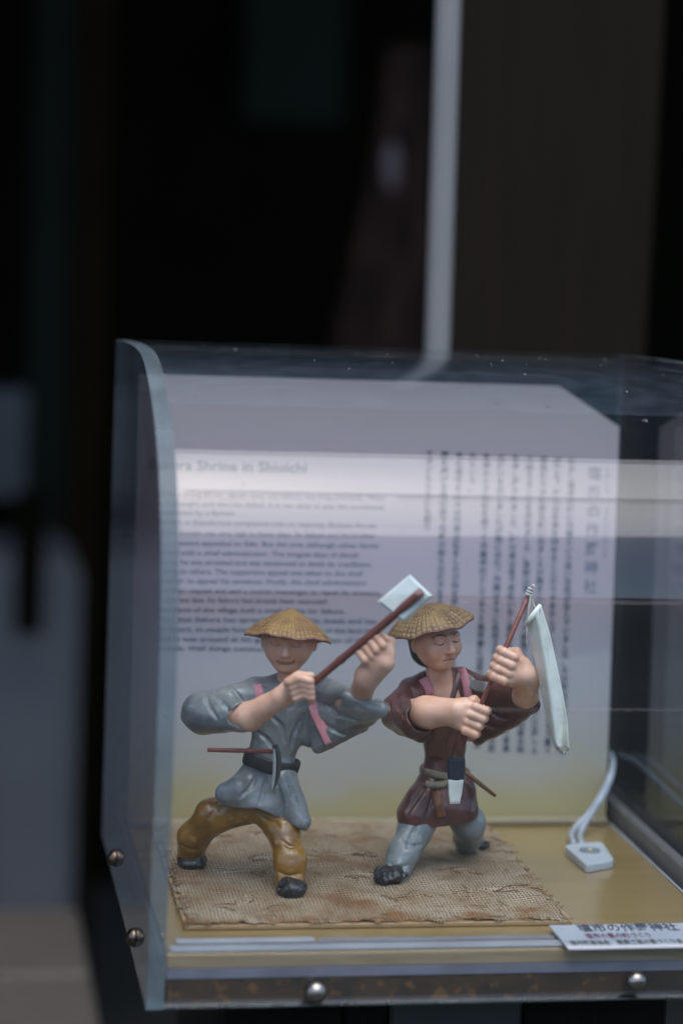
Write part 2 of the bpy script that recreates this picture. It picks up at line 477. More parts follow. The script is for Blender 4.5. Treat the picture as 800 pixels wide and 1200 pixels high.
def burlap():
    m, nd, lk = new_mat('burlap')
    out = nd.new('ShaderNodeOutputMaterial'); b = nd.new('ShaderNodeBsdfPrincipled')
    tc = nd.new('ShaderNodeTexCoord')
    nd1 = nd.new('ShaderNodeTexNoise'); nd1.inputs['Scale'].default_value = 60; nd1.inputs['Detail'].default_value = 3
    lk.new(tc.outputs['Object'], nd1.inputs['Vector'])
    mixv = nd.new('ShaderNodeMix'); mixv.data_type = 'RGBA'; mixv.blend_type = 'LINEAR_LIGHT'; mixv.inputs['Factor'].default_value = .0007
    lk.new(tc.outputs['Object'], mixv.inputs['A']); lk.new(nd1.outputs['Color'], mixv.inputs['B'])
    ws = []
    for dirn, sc_ in (('X', 165), ('Y', 112)):
        w_ = nd.new('ShaderNodeTexWave'); w_.wave_type = 'BANDS'; w_.bands_direction = dirn
        w_.inputs['Scale'].default_value = sc_; w_.inputs['Distortion'].default_value = 1.3; w_.inputs['Detail'].default_value = 2; w_.inputs['Detail Scale'].default_value = 1.6
        lk.new(mixv.outputs['Result'], w_.inputs['Vector'])
        # threads of uneven thickness
        mp = nd.new('ShaderNodeMapping'); mp.inputs['Scale'].default_value = (420, 40, 1) if dirn == 'X' else (40, 300, 1)
        lk.new(tc.outputs['Object'], mp.inputs['Vector'])
        n_ = nd.new('ShaderNodeTexNoise'); n_.inputs['Scale'].default_value = 1.0; n_.inputs['Detail'].default_value = 2
        lk.new(mp.outputs[0], n_.inputs['Vector'])
        m_ = nd.new('ShaderNodeMath'); m_.operation = 'MULTIPLY_ADD'; m_.inputs[1].default_value = 1.1; m_.inputs[2].default_value = -.38
        lk.new(n_.outputs['Fac'], m_.inputs[0])
        a_ = nd.new('ShaderNodeMath'); a_.operation = 'ADD'; a_.use_clamp = True
        lk.new(w_.outputs['Fac'], a_.inputs[0]); lk.new(m_.outputs[0], a_.inputs[1])
        ws.append(a_)
    mx = nd.new('ShaderNodeMath'); mx.operation = 'MAXIMUM'
    lk.new(ws[0].outputs[0], mx.inputs[0]); lk.new(ws[1].outputs[0], mx.inputs[1])
    hole = ramp(nd, [(.30, 0.0), (.75, 1.0)]); lk.new(mx.outputs[0], hole.inputs['Fac'])
    stain = nd.new('ShaderNodeTexNoise'); stain.inputs['Scale'].default_value = 34; stain.inputs['Detail'].default_value = 8
    lk.new(tc.outputs['Object'], stain.inputs['Vector'])
    base = ramp(nd, [(.30, (.27, .175, .095)), (.45, (.36, .265, .17)), (.65, (.45, .355, .25))])
    lk.new(stain.outputs['Fac'], base.inputs['Fac'])
    n2 = nd.new('ShaderNodeTexNoise'); n2.inputs['Scale'].default_value = 700; n2.inputs['Detail'].default_value = 3
    lk.new(tc.outputs['Object'], n2.inputs['Vector'])
    fib = ramp(nd, [(.3, .72), (.7, 1.15)]); lk.new(n2.outputs['Fac'], fib.inputs['Fac'])
    c0 = nd.new('ShaderNodeMix'); c0.data_type = 'RGBA'; c0.blend_type = 'MULTIPLY'; c0.inputs['Factor'].default_value = 1
    lk.new(base.outputs['Color'], c0.inputs['A']); lk.new(fib.outputs['Color'], c0.inputs['B'])
    # rust-coloured stains with a shape of their own, mostly near the edges
    st2 = nd.new('ShaderNodeTexNoise'); st2.inputs['Scale'].default_value = 22; st2.inputs['Detail'].default_value = 6
    ad = nd.new('ShaderNodeVectorMath'); ad.operation = 'ADD'; ad.inputs[1].default_value = (3.3, 1.7, .4)
    lk.new(tc.outputs['Object'], ad.inputs[0]); lk.new(ad.outputs[0], st2.inputs['Vector'])
    rs = ramp(nd, [(.58, 0.0), (.68, .75)]); lk.new(st2.outputs['Fac'], rs.inputs['Fac'])
    c1 = nd.new('ShaderNodeMix'); c1.data_type = 'RGBA'
    lk.new(rs.outputs['Color'], c1.inputs['Factor']); lk.new(c0.outputs['Result'], c1.inputs['A']); c1.inputs['B'].default_value = (.22, .09, .03, 1)
    sxy = nd.new('ShaderNodeSeparateXYZ'); lk.new(tc.outputs['Object'], sxy.inputs[0])
    edge_ = nd.new('ShaderNodeMapRange'); edge_.inputs['From Min'].default_value = -.091; edge_.inputs['From Max'].default_value = -.064
    edge_.inputs['To Min'].default_value = .30; edge_.inputs['To Max'].default_value = 0
    lk.new(sxy.outputs['Y'], edge_.inputs['Value'])
    st3 = nd.new('ShaderNodeTexNoise'); st3.inputs['Scale'].default_value = 48; st3.inputs['Detail'].default_value = 7
    lk.new(tc.outputs['Object'], st3.inputs['Vector'])
    es = nd.new('ShaderNodeMath'); es.operation = 'ADD'; lk.new(edge_.outputs[0], es.inputs[0]); lk.new(st3.outputs['Fac'], es.inputs[1])
    er = ramp(nd, [(.66, 0.0), (.80, .7)]); lk.new(es.outputs[0], er.inputs['Fac'])
    c3 = nd.new('ShaderNodeMix'); c3.data_type = 'RGBA'; c3.inputs['B'].default_value = (.26, .105, .03, 1)
    lk.new(er.outputs['Color'], c3.inputs['Factor']); lk.new(c1.outputs['Result'], c3.inputs['A']); c1 = c3
    c2 = nd.new('ShaderNodeMix'); c2.data_type = 'RGBA'; c2.inputs['A'].default_value = (.10, .06, .03, 1)
    lk.new(hole.outputs['Color'], c2.inputs['Factor']); lk.new(c1.outputs['Result'], c2.inputs['B'])
    lk.new(c2.outputs['Result'], b.inputs['Base Color'])
    b.inputs['Roughness'].default_value = .9; b.inputs['Specular IOR Level'].default_value = .2
    bp = nd.new('ShaderNodeBump'); bp.inputs['Strength'].default_value = .9; bp.inputs['Distance'].default_value = .0012
    lk.new(mx.outputs[0], bp.inputs['Height']); lk.new(bp.outputs['Normal'], b.inputs['Normal'])
    lk.new(b.outputs[0], out.inputs['Surface'])
    return m
M['burlap'] = burlap()
M['jute_dark'] = painted('dark jute thread', (.21, .13, .065), (.14, .085, .04), rough=.9, scale=400)
M['jute'] = painted('jute thread', (.33, .22, .12), (.22, .14, .07), rough=.9, scale=400)

def hat_mat(name, c1, c2, line):
    m, nd, lk = new_mat(name)
    out = nd.new('ShaderNodeOutputMaterial'); b = nd.new('ShaderNodeBsdfPrincipled')
    uv = nd.new('ShaderNodeUVMap'); uv.uv_map = 'UVMap'
    tc = nd.new('ShaderNodeTexCoord')
    n1 = nd.new('ShaderNodeTexNoise'); n1.inputs['Scale'].default_value = 160; n1.inputs['Detail'].default_value = 6
    lk.new(tc.outputs['Object'], n1.inputs['Vector'])
    dis = nd.new('ShaderNodeMix'); dis.data_type = 'RGBA'; dis.blend_type = 'LINEAR_LIGHT'; dis.inputs['Factor'].default_value = .33
    lk.new(uv.outputs[0], dis.inputs['A']); lk.new(n1.outputs['Color'], dis.inputs['B'])
    wv = []
    for dirn, lo_ in (('X', .16), ('Y', .10)):
        w_ = nd.new('ShaderNodeTexWave'); w_.wave_type = 'BANDS'; w_.bands_direction = dirn
        w_.inputs['Scale'].default_value = .314; w_.inputs['Distortion'].default_value = 1.0; w_.inputs['Detail'].default_value = 3; w_.inputs['Detail Scale'].default_value = 2.0
        lk.new(dis.outputs['Result'], w_.inputs['Vector'])
        q_ = ramp(nd, [(0.0, 0.0), (lo_+.28, 1.0)]); lk.new(w_.outputs['Fac'], q_.inputs['Fac']); wv.append(q_)
    br = nd.new('ShaderNodeMix'); br.data_type = 'RGBA'; br.blend_type = 'MULTIPLY'; br.inputs['Factor'].default_value = .75
    lk.new(wv[0].outputs['Color'], br.inputs['A']); lk.new(wv[1].outputs['Color'], br.inputs['B'])
    r1 = ramp(nd, [(.35, c2), (.6, c1)]); lk.new(n1.outputs['Fac'], r1.inputs['Fac'])
    mx = nd.new('ShaderNodeMix'); mx.data_type = 'RGBA'
    n3 = nd.new('ShaderNodeTexNoise'); n3.inputs['Scale'].default_value = 90; lk.new(tc.outputs['Object'], n3.inputs['Vector'])
    fade = ramp(nd, [(.38, .25), (.55, .9)]); lk.new(n3.outputs['Fac'], fade.inputs['Fac'])
    inv = nd.new('ShaderNodeMath'); inv.operation = 'SUBTRACT'; inv.inputs[0].default_value = 1; lk.new(br.outputs['Result'], inv.inputs[1])
    mu = nd.new('ShaderNodeMath'); mu.operation = 'MULTIPLY'; mu.use_clamp = True
    lk.new(inv.outputs[0], mu.inputs[0]); lk.new(fade.outputs['Color'], mu.inputs[1])
    lk.new(mu.outputs[0], mx.inputs['Factor']); lk.new(r1.outputs['Color'], mx.inputs['A']); mx.inputs['B'].default_value = (*line, 1)
    lk.new(mx.outputs['Result'], b.inputs['Base Color']); b.inputs['Roughness'].default_value = .5
    bp = nd.new('ShaderNodeBump'); bp.inputs['Strength'].default_value = .6; bp.inputs['Distance'].default_value = .0006
    ad = nd.new('ShaderNodeMath'); ad.operation = 'ADD'; lk.new(br.outputs['Result'], ad.inputs[0]); lk.new(n1.outputs['Fac'], ad.inputs[1])
    lk.new(ad.outputs[0], bp.inputs['Height']); lk.new(bp.outputs['Normal'], b.inputs['Normal'])
    lk.new(b.outputs[0], out.inputs['Surface'])
    return m
M['hat_a'] = hat_mat('straw hat yellow', (.37, .22, .07), (.26, .145, .045), (.16, .075, .05))
M['hat_b'] = hat_mat('straw hat olive', (.31, .20, .08), (.21, .13, .052), (.075, .028, .04))
M['hat_rim'] = painted('pink brown hat rim', (.30, .12, .11), rough=.5)

# ------------------------------------------------------------------ signed-distance clay modelling
class Clay:
    """a block of clay on a grid; solids are pressed together with soft joins"""
    def __init__(self, pts, pad, res):
        P = np.asarray(pts, float)
        self.lo = P.min(0)-pad; self.res = res
        n = np.ceil((P.max(0)+pad-self.lo)/res).astype(int)+1
        self.n = n
        self.ax = [self.lo[i]+res*np.arange(n[i]) for i in range(3)]
        self.F = np.full(tuple(n), .05, dtype=np.float32)
    def block(self, lo, hi):
        s = []
        for i in range(3):
            a = int(np.clip(math.floor((lo[i]-self.lo[i])/self.res), 0, self.n[i]-1))
            b = int(np.clip(math.ceil((hi[i]-self.lo[i])/self.res)+1, a+1, self.n[i]))
            s.append(slice(a, b))
        g = np.meshgrid(self.ax[0][s[0]], self.ax[1][s[1]], self.ax[2][s[2]], indexing='ij', sparse=True)
        return tuple(s), g
    def _op(self, lo, hi, fn, k, cut):
        pad = abs(k)+4*self.res
        s, g = self.block(np.asarray(lo)-pad, np.asarray(hi)+pad)
        d = fn(*g).astype(np.float32)
        a = self.F[s]
        k = max(k, 1e-6)
        if not cut:
            h = np.clip(.5+.5*(a-d)/k, 0, 1)
            self.F[s] = a*(1-h)+d*h - k*h*(1-h)
        else:
            d = -d
            h = np.clip(.5-.5*(a-d)/k, 0, 1)
            self.F[s] = a*(1-h)+d*h + k*h*(1-h)
    def cap(self, a, b, ra, rb, k=.002, cut=False, ys=1.0):
        a = np.asarray(a, float); b = np.asarray(b, float); r = max(ra, rb)
        q = np.array([1, 1/ys, 1])
        A = a*q; B = b*q; D = B-A; dd = D @ D + 1e-12
        def fn(x, y, z):
            x_, y_, z_ = x-A[0], y/ys-A[1], z-A[2]
            t = np.clip((x_*D[0]+y_*D[1]+z_*D[2])/dd, 0, 1)
            return np.sqrt((x_-t*D[0])**2+(y_-t*D[1])**2+(z_-t*D[2])**2) - (ra+(rb-ra)*t)
        self._op(np.minimum(a, b)-r, np.maximum(a, b)+r, fn, k, cut)
    def chain(self, pts, rad, k=.002, cut=False, ys=1.0):
        for i in range(len(pts)-1):
            self.cap(pts[i], pts[i+1], rad[i], rad[i+1], k, cut, ys)
    def ell(self, c, r, axes=None, k=.002, cut=False):
        c = np.asarray(c, float); r = np.asarray(r, float)
        A = np.eye(3) if axes is None else np.asarray(axes, float)
        m = r.max()
        def fn(x, y, z):
            dx, dy, dz = x-c[0], y-c[1], z-c[2]
            s0 = 0; s1 = 0
            for i in range(3):
                q = dx*A[i][0]+dy*A[i][1]+dz*A[i][2]
                s0 = s0+(q/r[i])**2; s1 = s1+(q/r[i]**2)**2
            k0 = np.sqrt(s0); k1 = np.sqrt(s1)+1e-9
            return k0*(k0-1)/k1
        self._op(c-m, c+m, fn, k, cut)
    def tri(self, a, b, c, r, k=.002, cut=False):
        a, b, c = (np.asarray(v, float) for v in (a, b, c))
        n = np.cross(b-a, c-a); n2 = n @ n
        def fn(x, y, z):
            def seg(p, q):
                D = q-p; dd = D @ D
                x_, y_, z_ = x-p[0], y-p[1], z-p[2]
                t = np.clip((x_*D[0]+y_*D[1]+z_*D[2])/dd, 0, 1)
                cr = np.cross(D, n)
                side = x_*cr[0]+y_*cr[1]+z_*cr[2]
                return (x_-t*D[0])**2+(y_-t*D[1])**2+(z_-t*D[2])**2, side
            e1, s1 = seg(a, b); e2, s2 = seg(b, c); e3, s3 = seg(c, a)
            pl = ((x-a[0])*n[0]+(y-a[1])*n[1]+(z-a[2])*n[2])**2/n2
            inside = (s1 <= 0) & (s2 <= 0) & (s3 <= 0)
            return np.sqrt(np.where(inside, pl, np.minimum(np.minimum(e1, e2), e3))) - r
        P = np.array([a, b, c])
        self._op(P.min(0)-r, P.max(0)+r, fn, k, cut)
    def plane(self, p, n, lo, hi, k=.001):
        """cut away everything on the side n points to, within a box"""
        n = unit(n); p = np.asarray(p, float)
        def fn(x, y, z): return -((x-p[0])*n[0]+(y-p[1])*n[1]+(z-p[2])*n[2])
        lo = np.asarray(lo, float); hi = np.asarray(hi, float)
        self._op(np.minimum(lo, hi), np.maximum(lo, hi), fn, k, True)
    def lumps(self, amp, freq, seed=0):
        g = np.meshgrid(*self.ax, indexing='ij', sparse=True)
        rg = np.random.default_rng(seed)
        for _ in range(7):
            d = rg.normal(size=3); d = d/np.linalg.norm(d)*freq*rg.uniform(.5, 1.8); ph = rg.uniform(0, 6.28)
            self.F += (amp*np.sin(g[0]*d[0]+g[1]*d[1]+g[2]*d[2]+ph)/2.5).astype(np.float32)
    def sample(self, p):
        q = (np.asarray(p)-self.lo)/self.res
        if (q < 0).any() or (q >= self.n-1).any(): return .02
        i = q.astype(int); f = q-i
        c = self.F[i[0]:i[0]+2, i[1]:i[1]+2, i[2]:i[2]+2]
        c = c[0]*(1-f[0])+c[1]*f[0]; c = c[0]*(1-f[1])+c[1]*f[1]
        return float(c[0]*(1-f[2])+c[1]*f[2])
    def hit(self, px, py, y0=1.05, y1=1.3, step=.0004, lift=0.0):
        """where the sight line through a photo point meets this clay"""
        v = ray(px, py)
        Y = max(y0, self.lo[1])
        while Y < y1:
            p = CAM+v*(Y/v[1])
            d = self.sample(p)
            if d < 0: return p - unit(v)*lift
            Y += max(step, min(d*.7, .004))
        return None
    def mesh(self, name, mats, parent):
        F = self.F; S = F < 0
        # close the block
        c = np.zeros(tuple(self.n-1), np.int8)
        offs = [(i, j, k) for i in (0, 1) for j in (0, 1) for k in (0, 1)]
        for i, j, k in offs:
            c += S[i:i+self.n[0]-1, j:j+self.n[1]-1, k:k+self.n[2]-1]
        act = (c > 0) & (c < 8)
        idx = np.full(act.shape, -1, np.int64)
        ijk = np.argwhere(act); idx[act] = np.arange(len(ijk))
        V = np.zeros((len(ijk), 3)); cnt = np.zeros(len(ijk))
        for a in offs:
            for b in offs:
                if sum(b)-sum(a) == 1 and all(y >= x for x, y in zip(a, b)):
                    f1 = F[ijk[:, 0]+a[0], ijk[:, 1]+a[1], ijk[:, 2]+a[2]]
                    f2 = F[ijk[:, 0]+b[0], ijk[:, 1]+b[1], ijk[:, 2]+b[2]]
                    m = (f1 < 0) != (f2 < 0)
                    t = np.where(m, f1/np.where(m, f1-f2, 1), 0)
                    A = np.array(a, float); B = np.array(b, float)
                    V[m] += A + t[m][:, None]*(B-A); cnt[m] += 1
        V = (ijk + V/cnt[:, None])*self.res + self.lo
        Q = []
        n = self.n
        for ax in range(3):
            sl0 = [slice(1, -1)]*3; sl1 = [slice(1, -1)]*3
            sl0[ax] = slice(0, -1); sl1[ax] = slice(1, None)
            s0 = S[tuple(sl0)]; s1 = S[tuple(sl1)]
            e = np.argwhere(s0 != s1)
            if not len(e): continue
            inside = s0[e[:, 0], e[:, 1], e[:, 2]]
            p = e.copy()
            b_, c_ = (ax+1) % 3, (ax+2) % 3
            p[:, b_] += 1; p[:, c_] += 1
            def cell(db, dc):
                q = p.copy(); q[:, b_] += db; q[:, c_] += dc
                return idx[q[:, 0], q[:, 1], q[:, 2]]
            q = np.stack([cell(-1, -1), cell(0, -1), cell(0, 0), cell(-1, 0)], 1)
            q[~inside] = q[~inside][:, ::-1]
            Q.append(q)
        Q = np.vstack(Q)
        Q = Q[(Q >= 0).all(1)]
        return mesh_obj(name, V, Q, mats, parent, True)

# ------------------------------------------------------------------ the place: ground, dark building, things behind the case
GZ = -0.92
def ground():
    """one sheet: level by the case, an unseen bank added far behind the camera to darken reflections, level again far away"""
    xs = np.linspace(-60, 60, 61); ys = np.concatenate([np.linspace(-60, -5, 30), np.linspace(-4.6, 60, 60)])
    V = []; 
    for y in ys:
        for x in xs:
            t = min(max((-y-5.0)/5.0, 0), 1)
            z = GZ + 3.6*t*t*(3-2*t) + (.25*math.sin(x*.7)+.2*math.sin(x*1.9+y))*t
            V.append((x, y, z))
    n = len(xs); Fq = [(j*n+i, j*n+i+1, (j+1)*n+i+1, (j+1)*n+i) for j in range(len(ys)-1) for i in range(n-1)]
    m = painted('dark ground', (.045, .047, .043), (.025, .03, .022), rough=.9, scale=3, bump=.5, fine=40)
    o = mesh_obj('ground', V, Fq, m, None, True)
    tag(o, kind='structure')
ground()

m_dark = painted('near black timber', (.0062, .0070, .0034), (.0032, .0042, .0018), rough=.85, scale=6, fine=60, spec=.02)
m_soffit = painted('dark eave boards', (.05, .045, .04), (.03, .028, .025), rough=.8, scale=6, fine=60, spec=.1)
bld = empty('dark_building', (0.2, 4.2, GZ), 'near black timber building filling the blurred background behind the case', 'building')
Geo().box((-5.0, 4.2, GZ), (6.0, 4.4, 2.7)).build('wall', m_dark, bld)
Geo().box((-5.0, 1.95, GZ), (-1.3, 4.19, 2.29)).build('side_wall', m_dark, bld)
EAVE_Y, EAVE_Z = 1.40, 1.75
g = Geo()
g.add([(-5, EAVE_Y, EAVE_Z), (6, EAVE_Y, EAVE_Z), (6, 4.6, EAVE_Z+1.0), (-5, 4.6, EAVE_Z+1.0),
       (-5, EAVE_Y, EAVE_Z+.12), (6, EAVE_Y, EAVE_Z+.12), (6, 4.6, EAVE_Z+1.12), (-5, 4.6, EAVE_Z+1.12)],
      [(0,3,2,1),(4,5,6,7),(0,1,5,4),(1,2,6,5),(2,3,7,6),(3,0,4,7)])
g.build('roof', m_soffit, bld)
# a faint green pane high in the dark wall
p0, p1 = at(284, -40, 4.18), at(400, 152, 4.18)
Geo().box((p0[0], 4.15, p1[2]), (p1[0], 4.19, p0[2]), .01).build('window', painted('dark green pane', (.017, .026, .020), rough=.6, scale=4, spec=.05), bld)

def px_box(name, x0, y0, x1, y1, Y, depth, mat, label, cat, bev=.004, ybase=None):
    """an upright board whose front face shows between the two photo points, standing at depth Y"""
    a, b = at(x0, y0, Y), at(x1, y1, Y)
    top, bot = max(a[2], b[2]), min(a[2], b[2])
    if ybase is not None: bot = ybase
    o0 = np.array([(a[0]+b[0])/2, Y+depth/2, bot])
    o = Geo().box((a[0], Y, bot), (b[0], Y+depth, top), bev).build(name, mat, None, False, o0)
    return tag(o, label, cat)

# pale post, a touch off plumb, right behind the case
a, b = at(527, -60, 1.52), at(511, 440, 1.52)
d_ = (a-b)/(a[2]-b[2]); ground_pt = b+d_*(GZ-b[2]); top_pt = a + d_*.004
Geo().sweep([ground_pt, b, a, top_pt], .0086, n=20).build('post', painted('grey painted steel', (.215, .22, .222), (.185, .19, .195), rough=.45, scale=9), None, True, ground_pt)
tag(bpy.data.objects['post'], 'slim pale grey post rising blurred behind the top of the case', 'post')
px_box('wall_panel', 533, -120, 752, 500, 1.75, .03, wood('dark brown panel', (.0125, .0108, .0078), (.0165, .0125, .0095), rough=.8, axis='Z', scale=5, spec=.06),
       'broad dark brown panel to the right of the pale post', 'panel', ybase=GZ)
# narrow reddish board left of the post, with a pale spot
pl = empty('weathered_board', at(470, 500, 2.6), 'narrow reddish brown board with a pale spot left of the post', 'board')
P2 = [at(x, y, 2.6) for x, y in ((455, 52), (512, 52), (500, 520), (385, 520), (392, 400), (440, 180))]
g = Geo(); nb = len(P2)
g.add([p for p in P2]+[p+np.array([0, .025, 0]) for p in P2],
      [tuple(range(nb))[::-1], tuple(range(nb, 2*nb))]+[(i, (i+1) % nb, nb+(i+1) % nb, nb+i) for i in range(nb)])
g.build('board', wood('reddish weathered wood', (.008, .006, .0045), (.040, .023, .018), rough=.8, axis='Z', scale=12, stretch=5, spec=.06), pl)
g = Geo(); c_ = at(459, 196, 2.595)
g.lathe(c_+np.array([0, .004, 0]), (0, -1, 0), [(.0095, 0), (.0095, .003), (.006, .005), (0, .006)], 16)
v = np.array(g.v); v[:, 2] = c_[2]+(v[:, 2]-c_[2])*3.2; g.v = [tuple(x) for x in v]
g.build('pale_spot', painted('pale pinkish spot', (.13, .10, .105), rough=.5), pl, True)

# left: pale grey things far out of focus
m_grey = painted('blue grey paint far', (.16, .162, .168), (.115, .118, .124), rough=.6, scale=3, fine=20, spec=.2)
px_box('grey_cabinet', -260, 655, 84, 1120, 3.0, .3, m_grey, 'tall blue grey cabinet out of focus at the left edge', 'cabinet', bev=.02, ybase=GZ)
px_box('notice_sheet', -120, 452, 30, 585, 3.1, .012, painted('pale sheet far', (.06, .066, .074), rough=.5, scale=5),
       'small pale grey sheet blurred at the far left above the cabinet', 'sheet')
px_box('green_column', 42, -120, 76, 640, 3.5, .05, painted('dark green paint', (.013, .018, .014), rough=.7, scale=5, spec=.05),
       'dim green column between the pale sheet and the case', 'column', ybase=GZ)
px_box('brown_column', 92, -120, 118, 640, 3.55, .05, painted('dim brown paint', (.020, .013, .005), rough=.7, scale=5, spec=.03),
       'dim brown timber upright just left of the case', 'column', ybase=GZ)
px_box('dark_bracket', 20, 575, 50, 745, 2.9, .02, m_dark, 'black hanging bar in front of the blue grey cabinet', 'bar')
# bench beside the case
BZ = -.26
bench = empty('bench', on(20, 1180, BZ)*np.array([1, 1, 0])+np.array([0, 0, GZ]), 'weathered grey brown wooden bench in the lower left corner', 'bench')
bx1 = on(116, 1190, BZ)[0]
m_bench = wood('weathered bench wood', (.06, .056, .048), (.085, .078, .068), rough=.7, axis='X', scale=8)
yb0, yb1 = on(60, 1300, BZ)[1], on(60, 1062, BZ)[1]
ncut = [on(60, yy, BZ)[1] for yy in (1300, 1215, 1142, 1062)]
for y0_, y1_ in zip(ncut, ncut[1:]):
    Geo().box((bx1-1.1, y0_+.004, BZ-.03), (bx1, y1_-.004, BZ), .004).build('plank', m_bench, bench)
for xx in (bx1-1.0, bx1-.1):
    for yy in (yb0+.05, yb1-.06):
        Geo().box((xx-.025, yy-.025, GZ), (xx+.025, yy+.025, BZ-.031), .003).build('leg', m_bench, bench)

# ------------------------------------------------------------------ the display case
X0, X1 = .105, .423          # outer faces of the two side sheets
T = .005                     # sheet thickness
TL = .0085                   # the left side is a thicker sheet
YB = 1.372                   # back
ZB = -.0265                  # lower rim
case = empty('display_case', (.264, 1.21, ZB), 'clear acrylic display case with a rounded front over the two figurines', 'display case')
prof = spline([(1.0605, ZB), (1.058, .02), (1.054, .08), (1.0515, .13), (1.0535, .172), (1.063, .206), (1.083, .2345),
               (1.114, .2565), (1.155, .2735), (1.20, .2825), (1.27, .2835), (1.372, .2795)], 8)

M['acrylic_right'] = acrylic('clear acrylic right side', tint=(.88, .94, .97), dust_sheen=.008)
def side_sheet(xa, xb, mat_):
    n = len(prof)
    loop = [(p[0], p[1]) for p in prof] + [(YB, ZB)]
    n = len(loop)
    V = [(xa, y, z) for y, z in loop]+[(xb, y, z) for y, z in loop]
    Fq = [tuple(range(n)), tuple(range(2*n-1, n-1, -1))]
    mi = [0, 0]
    for i in range(n):
        j = (i+1) % n
        Fq.append((i, n+i, n+j, j)); mi.append(1)
    o = mesh_obj('side_panel', V, Fq, [mat_, M['edge']], case, False, mi)
    return o
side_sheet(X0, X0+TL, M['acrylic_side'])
side_sheet(X1-T, X1, M['acrylic_right'])

# bent front and top sheet between the sides
def cover():
    t = .0032
    P = np.array(prof); nrm = []
    for i in range(len(P)):
        d = P[min(i+1, len(P)-1)]-P[max(i-1, 0)]; d = d/np.linalg.norm(d)
        nrm.append((d[1], -d[0]))          # towards the inside
    nrm = np.array(nrm)
    Out = P + nrm*.0003; In = P + nrm*(t+.0003)
    xs = (X0+TL+.0002, X1-T-.0002)
    V = []; n = len(P)
    for row in (Out, In):
        for x in xs:
            V += [(x, y, z) for y, z in row]
    Fq = []; mi = []
    for i in range(n-1):
        top = P[i][1] > .262
        Fq.append((i, i+1, n+i+1, n+i)); mi.append(1 if top else 0)
        Fq.append((2*n+i, 3*n+i, 3*n+i+1, 2*n+i+1)); mi.append(0)
    Fq.append((0, n, 3*n, 2*n)); mi.append(2)
    Fq.append((n-1, 3*n-1, 4*n-1, 2*n-1)); mi.append(2)
    o = mesh_obj('front_cover', V, Fq, [M['acrylic'], M['acrylic_top'], M['edge']], case, True, mi)
    return o
cover()
# water drops on the top of the sheet
g = Geo()
P = np.array(prof)
for k in range(60):
    s = rng.uniform(.62, .96) if k < 50 else rng.uniform(.45, .62)
    q = s*(len(P)-1); i = int(q); p = P[i]+(P[i+1]-P[i])*(q-i); d = P[i+1]-P[i]; d = d/np.linalg.norm(d)
    r_ = rng.choice([.0004, .0006, .0008, .0013], p=[.15, .35, .35, .15])
    x = rng.uniform(X0+.01, X1-.004)
    g.lathe((x, p[0], p[1]), (0, -d[1], d[0]), [(r_, 0), (r_*.85, r_*.28), (r_*.5, r_*.45), (0, r_*.5)], 10)
dm, nd, lk = new_mat('water')
o_ = nd.new('ShaderNodeOutputMaterial'); b_ = nd.new('ShaderNodeBsdfPrincipled')
b_.inputs['Transmission Weight'].default_value = 1.0; b_.inputs['IOR'].default_value = 1.33; b_.inputs['Roughness'].default_value = .02
lk.new(b_.outputs[0], o_.inputs['Surface'])
tag(g.build('water_drops', dm, case, True), kind='stuff')

# reflected lines painted in as thin dark and pale strips across the bent sheet
def reflected_line(py, x0, x1, wid, mat):
    best = None
    for q in np.linspace(0, len(P)-1.001, 1500):
        i = int(q); p = P[i]+(P[i+1]-P[i])*(q-i)
        w_ = np.array([.30, p[0], p[1]])-CAM
        yy = 600-F_PX*(w_ @ _u)/(w_ @ _f)
        if p[1] > .262: continue
        if best is None or abs(yy-py) < best[0]: best = (abs(yy-py), p, (P[i+1]-P[i])/np.linalg.norm(P[i+1]-P[i]))
    _, p, d = best
    nrm_ = np.array([-d[1], d[0]])
    a = p-d*wid/2+nrm_*.00005; b = p+d*wid/2+nrm_*.00005; c = p+nrm_*.00025
    V = [(x, *q) for q in (a, c, b) for x in (x0, x1)]
    mesh_obj('reflected_line', V, [(0, 1, 3, 2), (2, 3, 5, 4), (0, 4, 5, 1)], mat, case)
m_sd = acrylic('dark reflected line', tint=(.35, .38, .45), dust_sheen=.0)
m_sl = acrylic('pale scratch', tint=(.9, .9, .95), dust_sheen=.07, dust_sheen_col=(.6, .6, .65))
for py_, xa_, xb_, w_, m_ in ((584, X0+.012, X1-.007, .0005, m_sd), (588, .22, X1-.007, .0003, m_sd), (706, .24, X1-.007, .0005, m_sl), 
                              (832, .12, X1-.007, .0003, m_sl), (620, .12, .26, .0002, m_sl)):
    reflected_line(py_, xa_, xb_, w_, m_)

# floor board, strips and stained lower board
BX0, BX1 = X0+TL+.001, .4065
YF = 1.0648
Geo().box((BX0, YF, -.0065), (BX1, 1.366, 0), .0006).build('floor_board', M['base_wood'], case)
Geo().box((BX0, YF-.0012, -.0068), (X1-T-.001, YF-.0001, -.0008)).build('front_lipping', M['cream_wood'], case)
Geo().box((BX0, YF-.0010, -.0128), (X1-T-.001, 1.366, -.0072), .0005).build('grey_strip', M['lilac_strip'], case)
